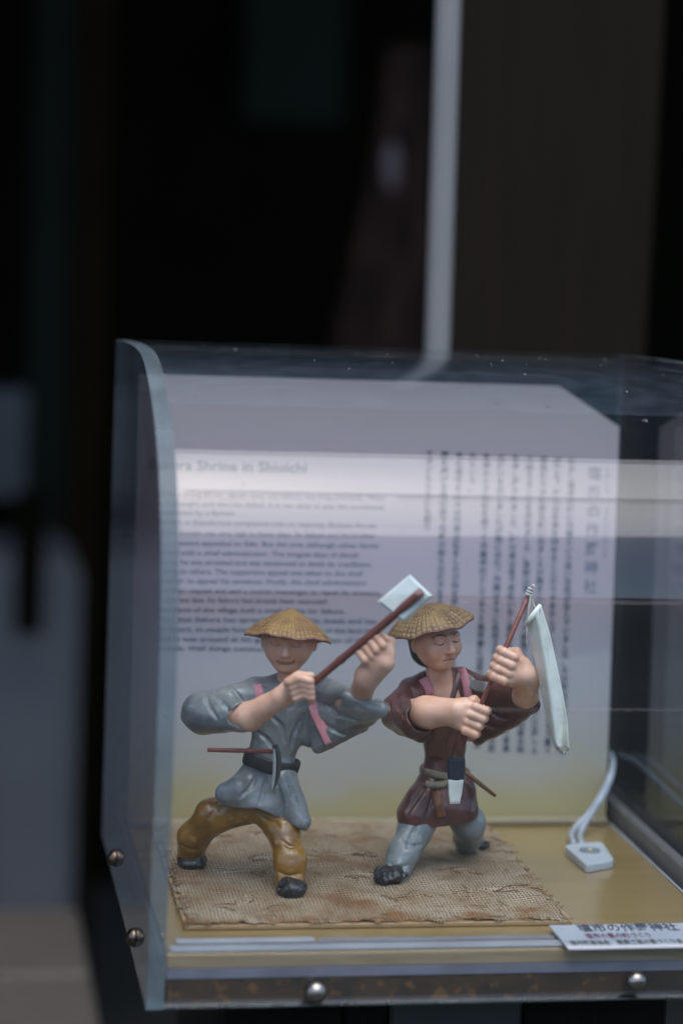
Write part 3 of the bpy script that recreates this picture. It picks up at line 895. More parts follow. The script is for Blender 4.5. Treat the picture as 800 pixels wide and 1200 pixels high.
# stained lower board with an uneven upper edge
g = Geo(); nseg = 70; xs = np.linspace(BX0+.001, X1-T-.001, nseg)
zt = -.0140 + .0012*np.cumsum(rng.normal(0, .5, nseg)).clip(-1.6, 1.0)*.8 + rng.normal(0, .0003, nseg)
zt = np.minimum(zt, -.0131)
V = []
for y in (YF-.0008, 1.36):
    for z_ in ('t', 'b'):
        V += [(xs[i], y, zt[i] if z_ == 't' else -.0252) for i in range(nseg)]
Fq = []
n = nseg
for i in range(n-1):
    Fq += [(i, n+i, n+i+1, i+1)[::-1], (i, i+1, 2*n+i+1, 2*n+i)[::-1], (2*n+i, 2*n+i+1, 3*n+i+1, 3*n+i)[::-1], (n+i, 3*n+i, 3*n+i+1, n+i+1)[::-1]]
mesh_obj('lower_board', V, Fq, M['dirt'], case)
# white strips lying on the floor board along the front
Geo().box((BX0+.002, YF+.0008, .0003), (BX1+.009, YF+.0085, .0016), .0003).build('white_strip', M['white_strip'], case)
xa, xb = on(206, 1104, .001)[0], on(368, 1102, .001)[0]
Geo().box((xa, YF+.0125, .0003), (xb, YF+.0180, .0018), .0003).build('white_strip', M['white_strip'], case)
xb2, xc2 = on(514, 1104, .001)[0], on(652, 1104, .001)[0]
Geo().box((xb+.002, YF+.0130, .0002), (BX1-.02, YF+.0176, .0010), .0003).build('grey_tape', M['lilac_strip'], case)
Geo().box((xb2, YF+.0095, .0002), (xc2, YF+.0118, .0012), .0003).build('brown_strip', painted('brown strip', (.10, .045, .02), rough=.6), case)
# rail along the right sheet and the dark sheet behind
Geo().box((BX1+.0035, YF+.004, -.006), (X1-T-.0012, 1.360, .0105), .001).build('rail', M['dark_bar'], case)
Geo().box((BX1-.0016, YF+.010, .0002), (BX1-.0002, 1.292, .0011), .0002).build('pale_edge_strip', M['white_strip'], case)
Geo().box((BX0+.0005, 1.3645, .0004), (X1-T-.0008, 1.3685, .2755), .0005).build('back_sheet', M['black_sheet'], case)
# round headed screws
def screw(p, axis, r_, mat):
    g = Geo()
    g.lathe(np.asarray(p)-unit(axis)*.004, axis, [(r_*.5, 0), (r_*.5, .0039), (r_, .0040), (r_, .0050), (r_*.93, .0062), (r_*.72, .0076), (r_*.4, .0086), (0, .0089)], 24)
    o = g.build('screw', mat, case, True)
    h = np.asarray(p)+unit(axis)*.0047
    return o
for px, py in ((370, 1163), (745, 1150)):
    q = at(px, py, 1.0605); screw((q[0], 1.0600, q[2]), (0, -1, 0), .0053, M['metal'])
for px, py in ((132, 1006), (154, 1099)):
    q = atx(px, py, X0-.002); screw((X0, q[1], q[2]), (-1, 0, 0), .0050, M['bronze'])
# stand under the case, mostly out of the frame
st = empty('display_stand', (.264, 1.22, GZ), 'black wooden stand under the acrylic case', 'stand')
Geo().box((.15, 1.13, GZ), (.39, 1.33, ZB-.001), .003).build('body', M['black_wood'], st)
for k, (a_, b_) in enumerate(((.1505, .2135), (.2145, .2375), (.2385, .310), (.311, .3895))):
    m_ = M['black_wood'] if k != 2 else painted('dark teal reflection', (.022, .034, .036), rough=.5, scale=8)  # teal tone paints in a reflection of the background
    Geo().box((a_, 1.120, GZ), (b_, 1.129, ZB-.002), .002).build('board', m_, st)

# ------------------------------------------------------------------ information panel leaning at the back
BL, BRX, BTOP = X0+TL+.0015, .4050, .2655
BY0, BY1 = 1.300, 1.320
up_b = unit(np.array([0, BY1-BY0, BTOP])); right_b = np.array([1.0, 0, 0]); n_b = np.cross(right_b, up_b)   # n_b points to the viewer (-Y)
if n_b[1] > 0: n_b = -n_b
B_O = np.array([BL, BY0, .0004])
def board_pt(px, py, lift=.0003):
    v = ray(px, py)
    t = ((B_O-CAM) @ n_b)/(v @ n_b)
    return CAM+v*t + n_b*lift
tl = board_pt(655, 452); tr_ = board_pt(723, 500)
def bl(x, h): return B_O + right_b*(x-BL) + up_b*h
hh = (tl-B_O) @ up_b; h2 = (tr_-B_O) @ up_b
out2 = [(BL, 0), (BRX, 0), (BRX, h2), (tl[0], hh), (BL, hh)]
Fv = [bl(x, h) for x, h in out2]; Bv = [p - n_b*.004 for p in Fv]
g = Geo(); nb = 5
g.add(Fv+Bv, [tuple(range(nb)), tuple(range(2*nb-1, nb-1, -1))]+[(i, nb+i, nb+(i+1) % nb, (i+1) % nb) for i in range(nb)])
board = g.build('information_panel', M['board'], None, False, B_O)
tag(board, 'pale printed panel of English and Japanese text standing behind the figurines', 'panel')
Geo().box((BL+.001, BY0-.010, .0003), (BRX-.001, BY0-.0008, .0042), .0008).build('foot_strip', wood('pale foot strip', (.24, .20, .12), (.30, .25, .16), rough=.5, axis='X'), board)

def text_mesh(name, body, size, origin, right, up, mat, parent, space_line=1.0, space_char=1.0, xscale=1.0, bold=0.0, align='LEFT'):
    cu = bpy.data.curves.new('text', 'FONT')
    cu.body = body; cu.size = 1.0; cu.space_line = space_line; cu.space_character = space_char
    cu.align_x = align; cu.resolution_u = 2; cu.offset = bold
    ob = bpy.data.objects.new('text', cu); col.objects.link(ob)
    bpy.context.view_layer.update()
    dg = bpy.context.evaluated_depsgraph_get()
    me = bpy.data.meshes.new_from_object(ob.evaluated_get(dg))
    bpy.data.objects.remove(ob); bpy.data.curves.remove(cu)
    n = len(me.vertices); co = np.zeros(n*3); me.vertices.foreach_get('co', co); co = co.reshape(-1, 3)
    W = np.asarray(origin) + np.outer(co[:, 0]*size*xscale, right) + np.outer(co[:, 1]*size, up)
    o0 = np.zeros(3); p = parent
    while p is not None: o0 = o0+np.array(p.location); p = p.parent
    me.vertices.foreach_set('co', (W-o0).ravel())
    me.materials.clear(); me.materials.append(mat)
    for pl_ in me.polygons: pl_.material_index = 0
    me.name = name
    o = bpy.data.objects.new(name, me); col.objects.link(o); o.parent = parent
    return o, co

def fit_line(name, body, px0, px1, py, hpx, mat, parent, bold=.0):
    """one printed line between two photo columns; hpx = capital height in photo pixels"""
    a, b = board_pt(px0, py), board_pt(px1, py)
    L = b[0]-a[0]
    s = hpx*(1.335/F_PX)/.70
    cu_o, co = text_mesh(name, body, s, a, right_b, up_b, mat, parent, bold=bold)
    w = co[:, 0].max()*s
    k = L/w
    me = cu_o.data; n = len(me.vertices); c = np.zeros(n*3); me.vertices.foreach_get('co', c); c = c.reshape(-1, 3)
    x0 = a[0]-parent.location[0]
    c[:, 0] = x0+(c[:, 0]-x0)*k
    me.vertices.foreach_set('co', c.ravel()); me.update()

fit_line('title', 'Sakura Shrine in Shioichi', 174, 359, 550, 12, M['ink_grey'], board, bold=.012)
english = [
 ('Once, a young farmer, whose name was Sakura, was living peacefully. When', 184, 451, 581.0),
 ('in a drought and the rice failed, it is not easy to pay the accidental', 184, 449, 592.0),
 ('requested by a farmer.', 184, 277, 602.5),
 ('Farmers in Shioichi have complained with no response. Because the tax', 184, 441, 614.0),
 ('of the domain was very high in those days. So Sakura and his brother', 184, 440, 626.0),
 ('as a peasant appealed to Edo. But the one, although other family', 184, 444, 638.0),
 ('joined with a chief administrator. The longest days of denial', 184, 419, 649.5),
 ('trying, he was arrested and was sentenced to death by crucifixion', 184, 434, 660.5),
 ('owing to others. The supportive appeal was taken to the chief', 184, 425, 671.5),
 ('retainer to appeal his sentence. Finally, the chief administrator', 184, 430, 682.5),
 ('had their request and sent a courier messenger to repeal his sentence.', 184, 446, 694.0),
 ('It was too late. So Sakura had already been executed.', 184, 384, 705.0),
 ('Residents of the village built a small shrine for Sakura.', 184, 404, 716.5),
 ('And that Sakura has spread all over of his deeds and has', 184, 441, 728.0),
 ('to mourn, so people have prayed for the peace of the land and', 184, 440, 739.5),
 ('and it was around at his grave in the early days of the', 184, 430, 751.0),
 ('people. Wall things continue and', 184, 330, 762.0)]
for body, a_, b_, y_ in english:
    fit_line('text_line', body, a_, b_, y_, 5.6, M['ink'], board, bold=.010)

story1 = ('むかし塩市の村に作羅という若い百姓が住んでいました。その年は日照りが続き米が実らず村人は年貢を納めることができません'
          'でした。領内の年貢はたいそう重く百姓たちは何度も願い出ましたが聞き入れられません。作羅は兄とともに江戸へ上り訴える'
          'ことを決めました。直訴は重い罪であり家老に捕らえられた作羅は磔の刑を申し渡されました。村の者は皆で命乞いをし家老も'
          'ついに願いを聞き入れて早馬の使いを出しましたが間に合わず作羅はすでに処刑された後でした。村人はその死を悼み小さな社'
          'を建てて作羅神社としてまつり毎年春には花を供えて豊作と村の平和を祈るようになったと伝えられています。')
story2 = ('今も塩市の人々は作羅の徳をしのび祠を守りつづけています。人形は鍬を持つ者と旗を掲げる者の姿で当時の訴えの様子をあら'
          'わしたものです。地域の昔話として子どもたちにも語りつがれています。')
cols = []
k = 0
for x_ in (670, 653, 637, 621, 604, 587, 570):
    cols.append((x_, story1[k:k+37])); k += 37
cols.append((554, 'たという。'))
cols.append((538, story2[:37])); cols.append((521, story2[37:72])); cols.append((503, story2[72:82] if len(story2) > 74 else 'ています。'))
pitch = 9.75*(1.335/F_PX)
for x_, body in cols:
    ytop = 527 + (x_-503)*.052
    a = board_pt(x_, ytop)
    text_mesh('text_column', '\n'.join(body), pitch*.98, a - up_b*pitch*.85 - right_b*pitch*.49, right_b, up_b, M['ink'], board, space_line=1.02/1.0, bold=.022)
a = board_pt(697, 545)
tp = 22.5*(1.335/F_PX)
text_mesh('text_column', '\n'.join('塩市の作羅神社'), tp*.80, a - up_b*tp*.72 - right_b*tp*.42, right_b, up_b, M['ink_grey'], board, space_line=1.27, bold=.006)
a = board_pt(712, 545)
text_mesh('text_column', '\n'.join('しおいち　　さくらじんじゃ'), pitch*.8, a - up_b*pitch*.7 - right_b*pitch*.4, right_b, up_b, M['ink_grey'], board, space_line=1.12)

# ------------------------------------------------------------------ burlap mat on its board
MX0, MX1, MY0, MY1, MZ = .1270, .3282, 1.100, 1.2930, .0040
mat_root = empty('burlap_mat', (.2275, 1.19, .0003), 'coarse brown burlap mat with frayed edges under both figurines', 'mat')
Geo().box((MX0, MY0, .0003), (MX1, MY1, .0026), .0004).build('backing_board', M['mat_board'], mat_root)
def mat_h(x, y):
    # soft wrinkles across the cloth
    h = .0007*math.sin(x*95+math.sin(y*60)*1.3)*math.sin(y*70+1.1) + .0005*math.sin(x*210+y*130)
    for (cx, cy, ang, ln, amp) in folds:
        dx, dy = x-cx, y-cy
        s = dx*math.cos(ang)+dy*math.sin(ang); t = -dx*math.sin(ang)+dy*math.cos(ang)
        t += .0022*math.sin(s*190+cx*99)
        if abs(s) < ln: h += .7*amp*math.exp(-(t/.0022)**2)*(1-(s/ln)**2)
    e = min(x-MX0, MX1-x, y-MY0, MY1-y)
    h -= .0010*math.exp(-e/.002)
    return MZ+h
folds = [(.200, 1.213, .05, .048, .0022), (.232, 1.222, -.35, .022, .0020), (.168, 1.190, -.25, .025, .0016), (.285, 1.188, -.45, .018, .0018),
         (.298, 1.152, .12, .022, .0018), (.236, 1.180, .15, .030, .0015), (.315, 1.232, .9, .020, .0020), (.200, 1.262, .0, .050, .0012),
         (.262, 1.140, -.1, .04, .0008), (.16, 1.135, .5, .02, .0010)]
nx, ny = 200, 190
xs = np.linspace(0, 1, nx); ys = np.linspace(0, 1, ny); V = []
for j, v_ in enumerate(ys):
    for i, u_ in enumerate(xs):
        ex = .0012*math.sin(v_*37+2)+.0008*math.sin(v_*91)+.0005*math.sin(v_*233); ey = .0010*math.sin(u_*41)+.0007*math.sin(u_*117+1)+.0004*math.sin(u_*260)
        x = MX0+.001 + (MX1-MX0-.002)*u_ + ex*(1 if u_ > .5 else -1)*abs(2*u_-1)**6
        y = MY0+.001 + (MY1-MY0-.002)*v_ + ey*(1 if v_ > .5 else -1)*abs(2*v_-1)**6
        V.append((x, y, mat_h(x, y)))
Fq = np.array([(j*nx+i, j*nx+i+1, (j+1)*nx+i+1, (j+1)*nx+i) for j in range(ny-1) for i in range(nx-1)])
mesh_obj('burlap', V, Fq, M['burlap'], mat_root, True)
# loose threads lying on the cloth and along its edges
g1 = Geo(); g2 = Geo()
def thread(geo, x, y, ang, ln, r_, curl):
    pts = []
    a_ = ang; n_ = 10
    for k in range(n_):
        pts.append((x, y, mat_h(min(max(x, MX0), MX1), min(max(y, MY0), MY1)) + r_*.8 + abs(rng.normal(0, .0002))))
        x += math.cos(a_)*ln/n_; y += math.sin(a_)*ln/n_; a_ += rng.normal(0, curl)
    geo.sweep(pts, r_, n=5)
for cx, cy, ang, ln, amp in folds:
    for k in range(5):
        s = rng.uniform(-1, .6)*ln
        thread(g1 if rng.random() < .75 else g2, cx+math.cos(ang)*s+rng.normal(0, .0015), cy+math.sin(ang)*s-.002+rng.normal(0, .0014), ang+rng.normal(0, .35), rng.uniform(.005, .02), rng.uniform(.00018, .00034), .35)
for k in range(150):
    s = rng.random(); e = rng.integers(0, 3)
    if e == 0: x, y, a_ = MX0+s*(MX1-MX0), MY0+.0025, rng.normal(0, .5)-.2
    elif e == 1: x, y, a_ = MX1-.003, MY0+s*(MY1-MY0), 1.57+rng.normal(0, .6)
    else: x, y, a_ = MX0+.003, MY0+s*(MY1-MY0), 1.57+rng.normal(0, .6)
    thread(g1 if rng.random() < .4 else g2, x, y, a_, rng.uniform(.003, .010), rng.uniform(.00015, .0003), .4)
for k in range(110):
    thread(g2, rng.uniform(MX0+.01, MX1-.01), rng.uniform(MY0+.01, MY1-.01), rng.choice([0, 1.57])+rng.normal(0, .15), rng.uniform(.004, .014), rng.uniform(.00015, .00026), .18)
tag(g1.build('dark_threads', M['jute_dark'], mat_root, True), kind='stuff')
tag(g2.build('loose_threads', M['jute'], mat_root, True), kind='stuff')

# ------------------------------------------------------------------ caption card and small light on the floor board
c0, c1 = on(643, 1087, .003), on(666, 1112, .003)
CX1 = .404
card_o = np.array([(c0[0]+CX1)/2, (c0[1]+c1[1])/2, .0022])
g = Geo()
cz = .0022
vv = [(c1[0], c1[1], cz), (CX1, c1[1]+.0008, cz), (CX1, c0[1]+.0008, cz+.0012), (c0[0], c0[1], cz+.0012)]
g.add(vv+[(x, y, z+.0006) for x, y, z in vv], [(3,2,1,0), (4,5,6,7), (0,1,5,4), (1,2,6,5), (2,3,7,6), (3,0,4,7)])
card = g.build('caption_card', M['card'], None, False, card_o)
tag(card, 'white caption card with three lines of Japanese print at the front right', 'card')
c_up = unit(np.array([0, c0[1]-c1[1], .0012])); c_rt = np.array([1.0, 0, 0])
def card_line(body, px0, px1, py, hpx_y, mat, bold):
    z = .0036
    a, b = on(px0, py, z), on(px1, py-1.5, z)
    L = b[0]-a[0]
    dyy = on(px0, py-hpx_y, z)[1]-a[1]
    o, co = text_mesh('text_line', body, 1.0, (0, 0, 0), c_rt, c_up, mat, None, bold=bold)
    w = co[:, 0].max()-co[:, 0].min(); h = co[:, 1].max()-co[:, 1].min()
    W = np.zeros_like(co)
    W[:, 0] = a[0]+(co[:, 0]-co[:, 0].min())*L/w
    W[:, 1] = a[1]+(co[:, 1]-co[:, 1].min())*dyy/h
    t = (W[:, 1]-c1[1])/(c0[1]-c1[1])
    W[:, 2] = cz+.0006+.0012*t+.0003
    o.data.vertices.foreach_set('co', (W-card_o).ravel()); o.data.update(); o.parent = card
card_line('塩市の作羅神社', 680, 797, 1093, 8.5, M['ink'], .012)
card_line('塩市の里の町づくり', 688, 764, 1100, 5.5, M['ink_purple'], .012)
card_line('塩市町自治会　農業工芸の里づくり会', 670, 803, 1107.5, 5.5, M['ink_green'], .012)

# small white light with a twin cable
zt_ = .0050
q = [on(660, 990, zt_), on(705, 986, zt_), on(720, 1008, zt_), on(687, 1014, zt_)]
ctr = sum(q)/4
led = empty('light_module', (ctr[0], ctr[1], .0004), 'small white square light module with a curved white cable', 'light')
def rounded_poly(P_, r_, n=5):
    out_ = []
    m_ = len(P_)
    for i in range(m_):
        a_, b_, c_ = P_[i-1], P_[i], P_[(i+1) % m_]
        u1, u2 = unit(a_-b_), unit(c_-b_)
        s_, e_ = b_+u1*r_, b_+u2*r_
        for k in range(n+1):
            t = k/n; out_.append((1-t)**2*s_+2*t*(1-t)*b_+t*t*e_)
    return out_
def slab(poly, z0, z1, bev, name, mat, parent):
    C_ = sum(poly)/len(poly); n_ = len(poly)
    rows = []
    for z_, s_ in ((z0, 1), (z1-bev, 1), (z1-bev*.3, 1-bev*10), (z1, 1-bev*35)):
        rows.append([(C_[0]+(p[0]-C_[0])*s_, C_[1]+(p[1]-C_[1])*s_, z_) for p in poly])
    V = [v for r_ in rows for v in r_]
    Fq = [tuple(range(n_))[::-1], tuple(range(3*n_, 4*n_))]
    for k in range(3):
        for i in range(n_):
            j = (i+1) % n_; Fq.append((k*n_+i, k*n_+j, (k+1)*n_+j, (k+1)*n_+i))
    Fq = [f_ for f_ in Fq]
    o = mesh_obj(name, V, Fq, mat, parent, False); return o
slab(rounded_poly(q, .0045), .0005, zt_, .0012, 'housing', M['plastic_white'], led)
lc = on(691, 997, zt_+.0003)
Geo().lathe((lc[0], lc[1], zt_-.0004), (0, 0, 1), [(.0058, 0), (.0058, .0012), (.0048, .0014), (.0045, .0008), (.002, .0007), (0, .0007)], 28).build('lens', M['lens'], led, True)
lens_o = led.children[-1] if led.children[-1].name.startswith('lens') else bpy.data.objects['lens']
Geo().lathe((lc[0], lc[1], zt_+.0004), (0, 0, 1), [(.0014, 0), (.0012, .0012), (0, .0016)], 12).build('diode', M['chip'], lens_o, True)
for k, px in enumerate((672, 681)):
    st_ = on(px, 990, .004)
    pts = [st_, at(px+(-2 if k == 0 else -1), 976, 1.262), at(690+k*3, 953, 1.272), at(706+k*2, 929, 1.284), at(715+k, 908, 1.296), at(717.5, 893, 1.310), at(715, 884, 1.330)]
    Geo().sweep(spline(pts, 8), .0019, n=10).build('cable', M['cable'], led, True)

# ------------------------------------------------------------------ clay figurines
class Fig:
    def __init__(self, Y0):
        self.Y0 = Y0
    def P(self, px, py, dy=0.0):
        return at(px, py, self.Y0+dy)
    def r(self, px):
        return px*(self.Y0*1.028)/F_PX

def axes_from(fwd, up):
    f_ = unit(fwd); u_ = np.asarray(up, float); u_ = unit(u_-f_*(u_ @ f_)); r_ = np.cross(f_, u_)
    return r_, f_, u_            # figure's right-hand direction seen from behind

def model_head(cl, c, fwd, up, s=.001, smile=0.0):
    R_, F_, U_ = axes_from(fwd, up)
    A = [R_, F_, U_]
    wx = 1.13
    def w(x, y, z): return np.asarray(c)+(R_*x*wx+F_*y+U_*z)*s
    cl.ell(w(0, -1, 1.0), np.array([13.0, 12.0, 10.6])*s, A, k=.001)
    cl.ell(w(0, 1.2, -5.5), np.array([11.2, 9.6, 9.4])*s, A, k=5*s)
    cl.ell(w(0, 5.0, -12.0), np.array([5.8, 4.6, 3.8])*s, A, k=4*s)          # chin
    for q in (-1, 1):
        cl.ell(w(6.0*q, 6.6, -4.2), np.array([3.6, 3.2, 3.8])*s, A, k=3*s)   # cheeks
        cl.ell(w(4.5*q, 11.8, 0.9), np.array([3.0, 2.0, 1.7])*s, A, k=1.6*s, cut=True)   # eye sockets
        cl.ell(w(4.5*q, 9.6, 0.5), np.array([2.7, 1.7, 1.5])*s, A, k=.5*s)   # closed lids
        cl.cap(w(2.2*q, 11.2, 3.4), w(6.8*q, 9.4, 3.2), 1.1*s, .8*s, k=1.4*s)  # brow
        cl.ell(w(11.4*q, -1.2, -1.5), np.array([1.5, 2.6, 4.0])*s, A, k=1.0*s)   # ears
        cl.ell(w(12.6*q, -.2, -1.2), np.array([.9, 1.5, 2.3])*s, A, k=.6*s, cut=True)
        cl.ell(w(1.5*q, 12.0, -5.0), np.array([1.1, 1.3, 1.0])*s, A, k=.8*s)     # nostrils
    cl.cap(w(0, 10.8, 2.4), w(0, 13.3, -4.0), 1.0*s, 2.0*s, k=1.3*s)              # nose
    cl.cap(w(-2.6, 9.7, -8.1), w(2.6, 9.7, -8.1), 1.0*s, 1.0*s, k=1.0*s)         # lips
    cl.cap(w(-2.2, 9.5, -10.0), w(2.2, 9.5, -10.0), 1.1*s, 1.1*s, k=1.0*s)
    cl.cap(w(-3.4, 10.9, -9.05+smile), w(0, 11.2, -9.1), .45*s, .5*s, k=.5*s, cut=True)
    cl.cap(w(0, 11.2, -9.1), w(3.4, 10.9, -9.05+smile), .5*s, .45*s, k=.5*s, cut=True)
    return w

def model_fist(cl, c, a, w, n, fr=.0023, pr=.0019, thumb=1, tight=1.0):
    """four fingers of unequal length curled round an axis a through c; wrist lies towards w, knuckles show towards n"""
    a = unit(a); w = unit(np.asarray(w)-a*(np.asarray(w) @ a)); n_ = np.cross(a, w)
    if n_ @ np.asarray(n) < 0: n_ = -n_
    R0 = (pr+fr)*tight
    c = np.asarray(c, float)
    pitch_ = fr*1.92
    lens = [.93, 1.04, 1.0, .86]
    # palm: a flattened block between the wrist and the axis
    cl.cap(c+w*R0*1.9-n_*R0*.1+a*pitch_*1.1, c+w*R0*1.9-n_*R0*.1-a*pitch_*1.1, fr*1.75, fr*1.65, k=fr)
    cl.cap(c+w*R0*1.3+n_*R0*.55+a*pitch_*1.2, c+w*R0*1.3+n_*R0*.55-a*pitch_*1.2, fr*1.25, fr*1.2, k=fr)
    for i in range(4):
        o = a*pitch_*(1.5-i)
        L = lens[i]
        o = o+w*R0*.10*math.sin(i*2.3+c[0]*900)
        K = c+o+w*R0*.75+n_*R0*(1.15+.12*math.sin(i*2.0))
        J1 = c+o*1.02-w*R0*(.75*L)+n_*R0*(1.0)
        J2 = c+o*1.0-w*R0*(1.18*L)-n_*R0*.25
        T_ = c+o*.97-w*R0*.35-n_*R0*(1.02*L)
        cl.chain([K, J1, J2, T_], [fr*1.08, fr*.98, fr*.92, fr*.8], k=fr*.42)
    # thumb leaves the side of the palm and closes over the first fingers
    t0 = c+w*R0*2.0-n_*R0*.6+a*pitch_*1.1*thumb
    t1 = c+w*R0*.9-n_*R0*1.25+a*pitch_*1.9*thumb
    t2 = c-w*R0*.35-n_*R0*1.1+a*pitch_*1.55*thumb
    cl.chain([t0, t1, t2], [fr*1.3, fr*1.1, fr*.88], k=fr*.5)
    return c+w*R0*2.7

def make_hat(parent, c, axis, radius, height, mat, dome=0.0, wob=.0006, seed=1, bricks=(26, 7)):
    a = unit(axis); b = np.array([0, -1.0, 0]); e1 = unit(b-a*(a @ b)); e2 = np.cross(a, e1)
    nr, ns = 18, 84
    rg = np.random.default_rng(seed); ph = rg.uniform(0, 6.28, 4)
    V = []; UV = []
    def pt(t, ang, under):
        rr = radius*t*(1+.012*math.sin(3*ang+ph[0])+.010*math.sin(7*ang+ph[1])+.006*math.sin(17*ang))
        hz = height*((1-t)*(1-dome)+dome*(1-t**2.2)) - height*.10*t**6
        hz += wob*math.sin(5*ang+ph[2])*t*t + wob*.6*math.sin(11*ang+ph[3])*t*t
        # woven straw: raised radial ribs and rings
        if not under: hz += .00022*math.sin(ang*34)*min(1, t*2) + .00018*math.sin(t*52)
        if under: hz -= .0013*(1-.4*t)
        return np.asarray(c)+a*hz+(e1*math.cos(ang)+e2*math.sin(ang))*rr
    rows = []
    for under in (False, True):
        for i in range(nr+1):
            t = max(i/nr, .004)
            rows.append((len(V)))
            for k in range(ns):
                ang = 2*math.pi*k/ns
                V.append(pt(t, ang, under))
    Fq = []; uvs = []; mi = []
    for s in range(2):
        for i in range(nr):
            for k in range(ns):
                l = (k+1) % ns
                r0, r1 = rows[s*(nr+1)+i], rows[s*(nr+1)+i+1]
                q = (r0+k, r1+k, r1+l, r0+l)
                u = [(k*bricks[0]/ns, i/nr*bricks[1]), (k*bricks[0]/ns, (i+1)/nr*bricks[1]), ((k+1)*bricks[0]/ns, (i+1)/nr*bricks[1]), ((k+1)*bricks[0]/ns, i/nr*bricks[1])]
                if s: q = q[::-1]; u = u[::-1]
                Fq.append(q); uvs += u; mi.append(0)
    top, bot = rows[nr], rows[2*nr+1]
    for k in range(ns):
        l = (k+1) % ns
        Fq.append((top+k, bot+k, bot+l, top+l)); uvs += [(0.5, .5)]*4; mi.append(1)
    o = mesh_obj('hat', V, Fq, [mat, M['hat_rim']], parent, True, mi)
    uvl = o.data.uv_layers.new(name='UVMap')
    uvl.data.foreach_set('uv', np.array(uvs, dtype=np.float32).ravel())
    return o

def ribbon(pts, width, thick, name, mat, parent, normals=None, nsub=6):
    P_ = spline(pts, nsub)
    if normals is None: up_ = np.array([unit(CAM-p) for p in P_])
    else: up_ = np.array([normals]*len(P_))
    return Geo().sweep(P_, 1.0, n=14, flat=(width/2, thick/2), up=up_).build(name, mat, parent, True)

def ring_band(center, axis, ra, rb, width, thick, name, mat, parent, n=48, wob=0.0, front=(0, -1.0, 0)):
    """belt round an oval waist: ra sideways, rb front to back"""
    a = unit(axis); f_ = np.asarray(front, float); f_ = unit(f_-a*(a @ f_)); s_ = np.cross(a, f_)
    pts = []; nr = []
    for k in range(n):
        t = 2*math.pi*k/n
        pts.append(np.asarray(center)+s_*math.cos(t)*ra+f_*math.sin(t)*rb+a*wob*math.sin(3*t+1))
        nr.append(unit(s_*math.cos(t)/ra+f_*math.sin(t)/rb))
    return Geo().sweep(pts, 1.0, n=12, flat=(width/2, thick/2), closed=True, up=np.array(nr)).build(name, mat, parent, True)

def creases(cl, lines, r_, k=.0011):
    """tool marks and cloth folds pressed into the clay along photo lines"""
    for ln in lines:
        hp = []
        for x_, y_ in spline([(x, y, 0) for x, y in ln], 5)[:, :2]:
            h_ = cl.hit(x_, y_)
            if h_ is not None: hp.append(h_ - unit(ray(x_, y_))*r_*.25)
        if len(hp) > 1:
            rr = [r_*(.35+.65*math.sin(math.pi*(i+.5)/len(hp))) for i in range(len(hp))]
            cl.chain(hp, rr, k=k, cut=True)

# ======================= the figurine in grey with the hoe
A = Fig(1.180)
P, r = A.P, A.r
base = np.array([(P(283, 1030))[0], 1.178, MZ])
fa = empty('clay_figurine', base, 'painted clay farmer in slate grey tunic and ochre trousers raising a hoe', 'figurine')

# hoe line first: the hands close on it
hoe0, hoe1 = at(352, 814, 1.128), at(494, 693, 1.100)
hoe_d = unit(hoe1-hoe0)
def hoe_at(px):
    # point of the handle that shows at this photo column
    best = min(np.linspace(0, 1, 400), key=lambda t: abs(proj_x(hoe0+(hoe1-hoe0)*t)-px))
    return hoe0+(hoe1-hoe0)*best
def proj_x(p):
    q = np.asarray(p)-CAM
    return 400+F_PX*(q @ _r)/(q @ _f)

# skin: head, neck, arms and hands in one piece
pts = [P(225, 700, -.09), P(470, 900, .03)]
body = Clay(pts, .012, .00055)
hc = P(338, 750, -.004)
wA = model_head(body, hc, (-.26, -.97, -.08), (.03, .08, 1), s=.00106)
body.cap(P(339, 778, 0), P(338, 808, .002), r(12.0), r(17), k=.0015)
body.ell(P(336, 826, .006), (r(32), .009, r(30)), k=.003)
# his right arm (left in the picture)
hand1 = hoe_at(357)
body.chain([P(240, 836, -.012), P(292, 840, -.036), P(330, 817, -.049)], [r(15), r(16.5), r(11.5)], k=.002)
# hand lying along the handle end: palm and four curled fingers
hp = at(345, 806, 1.1285)
body.ell(hp, (r(17), r(13), r(12.5)), [unit(hoe_d*.6+_r*.5), unit(np.cross(hoe_d, _u)), unit(np.cross(unit(hoe_d*.6+_r*.5), unit(np.cross(hoe_d, _u))))], k=.002)
body.cap(P(330, 817, -.049), hp, r(11.5), r(12.5), k=.002)
for i in range(4):
    kx, ky = 350+i*2.0, 795+i*6.2
    K = at(kx, ky, 1.1175+.0005*i); J = at(kx+13-i*1.6, ky+3.5, 1.1165+.0004*i); T_ = at(kx+13-i*1.6, ky+9, 1.123)
    body.chain([at(kx-10, ky+5, 1.1195), K, J, T_], [r(4.6), r(5.2), r(4.8), r(3.8)], k=.0007)
body.chain([at(338, 800, 1.122), at(350, 792, 1.124), at(364, 792, 1.124)], [r(6), r(5.4), r(4.4)], k=.001)
# his left arm (right in the picture), fist on the handle
body.chain([P(385, 815, 0), P(419, 824, -.034), P(431, 790, -.059)], [r(12), r(14), r(13.5)], k=.002)
f2 = hoe_at(428)+_r*r(9)-_u*r(10)+_f*.0035
wr = model_fist(body, f2, hoe_d, (_r*.25-_u*1.0), -_f, fr=r(4.7), pr=r(3.3), thumb=1, tight=.95)
body.cap(wr, P(431, 794, -.059), r(12), r(14), k=.003)
body.lumps(.00010, 420, 3)
body.mesh('body', M['skin'], fa)

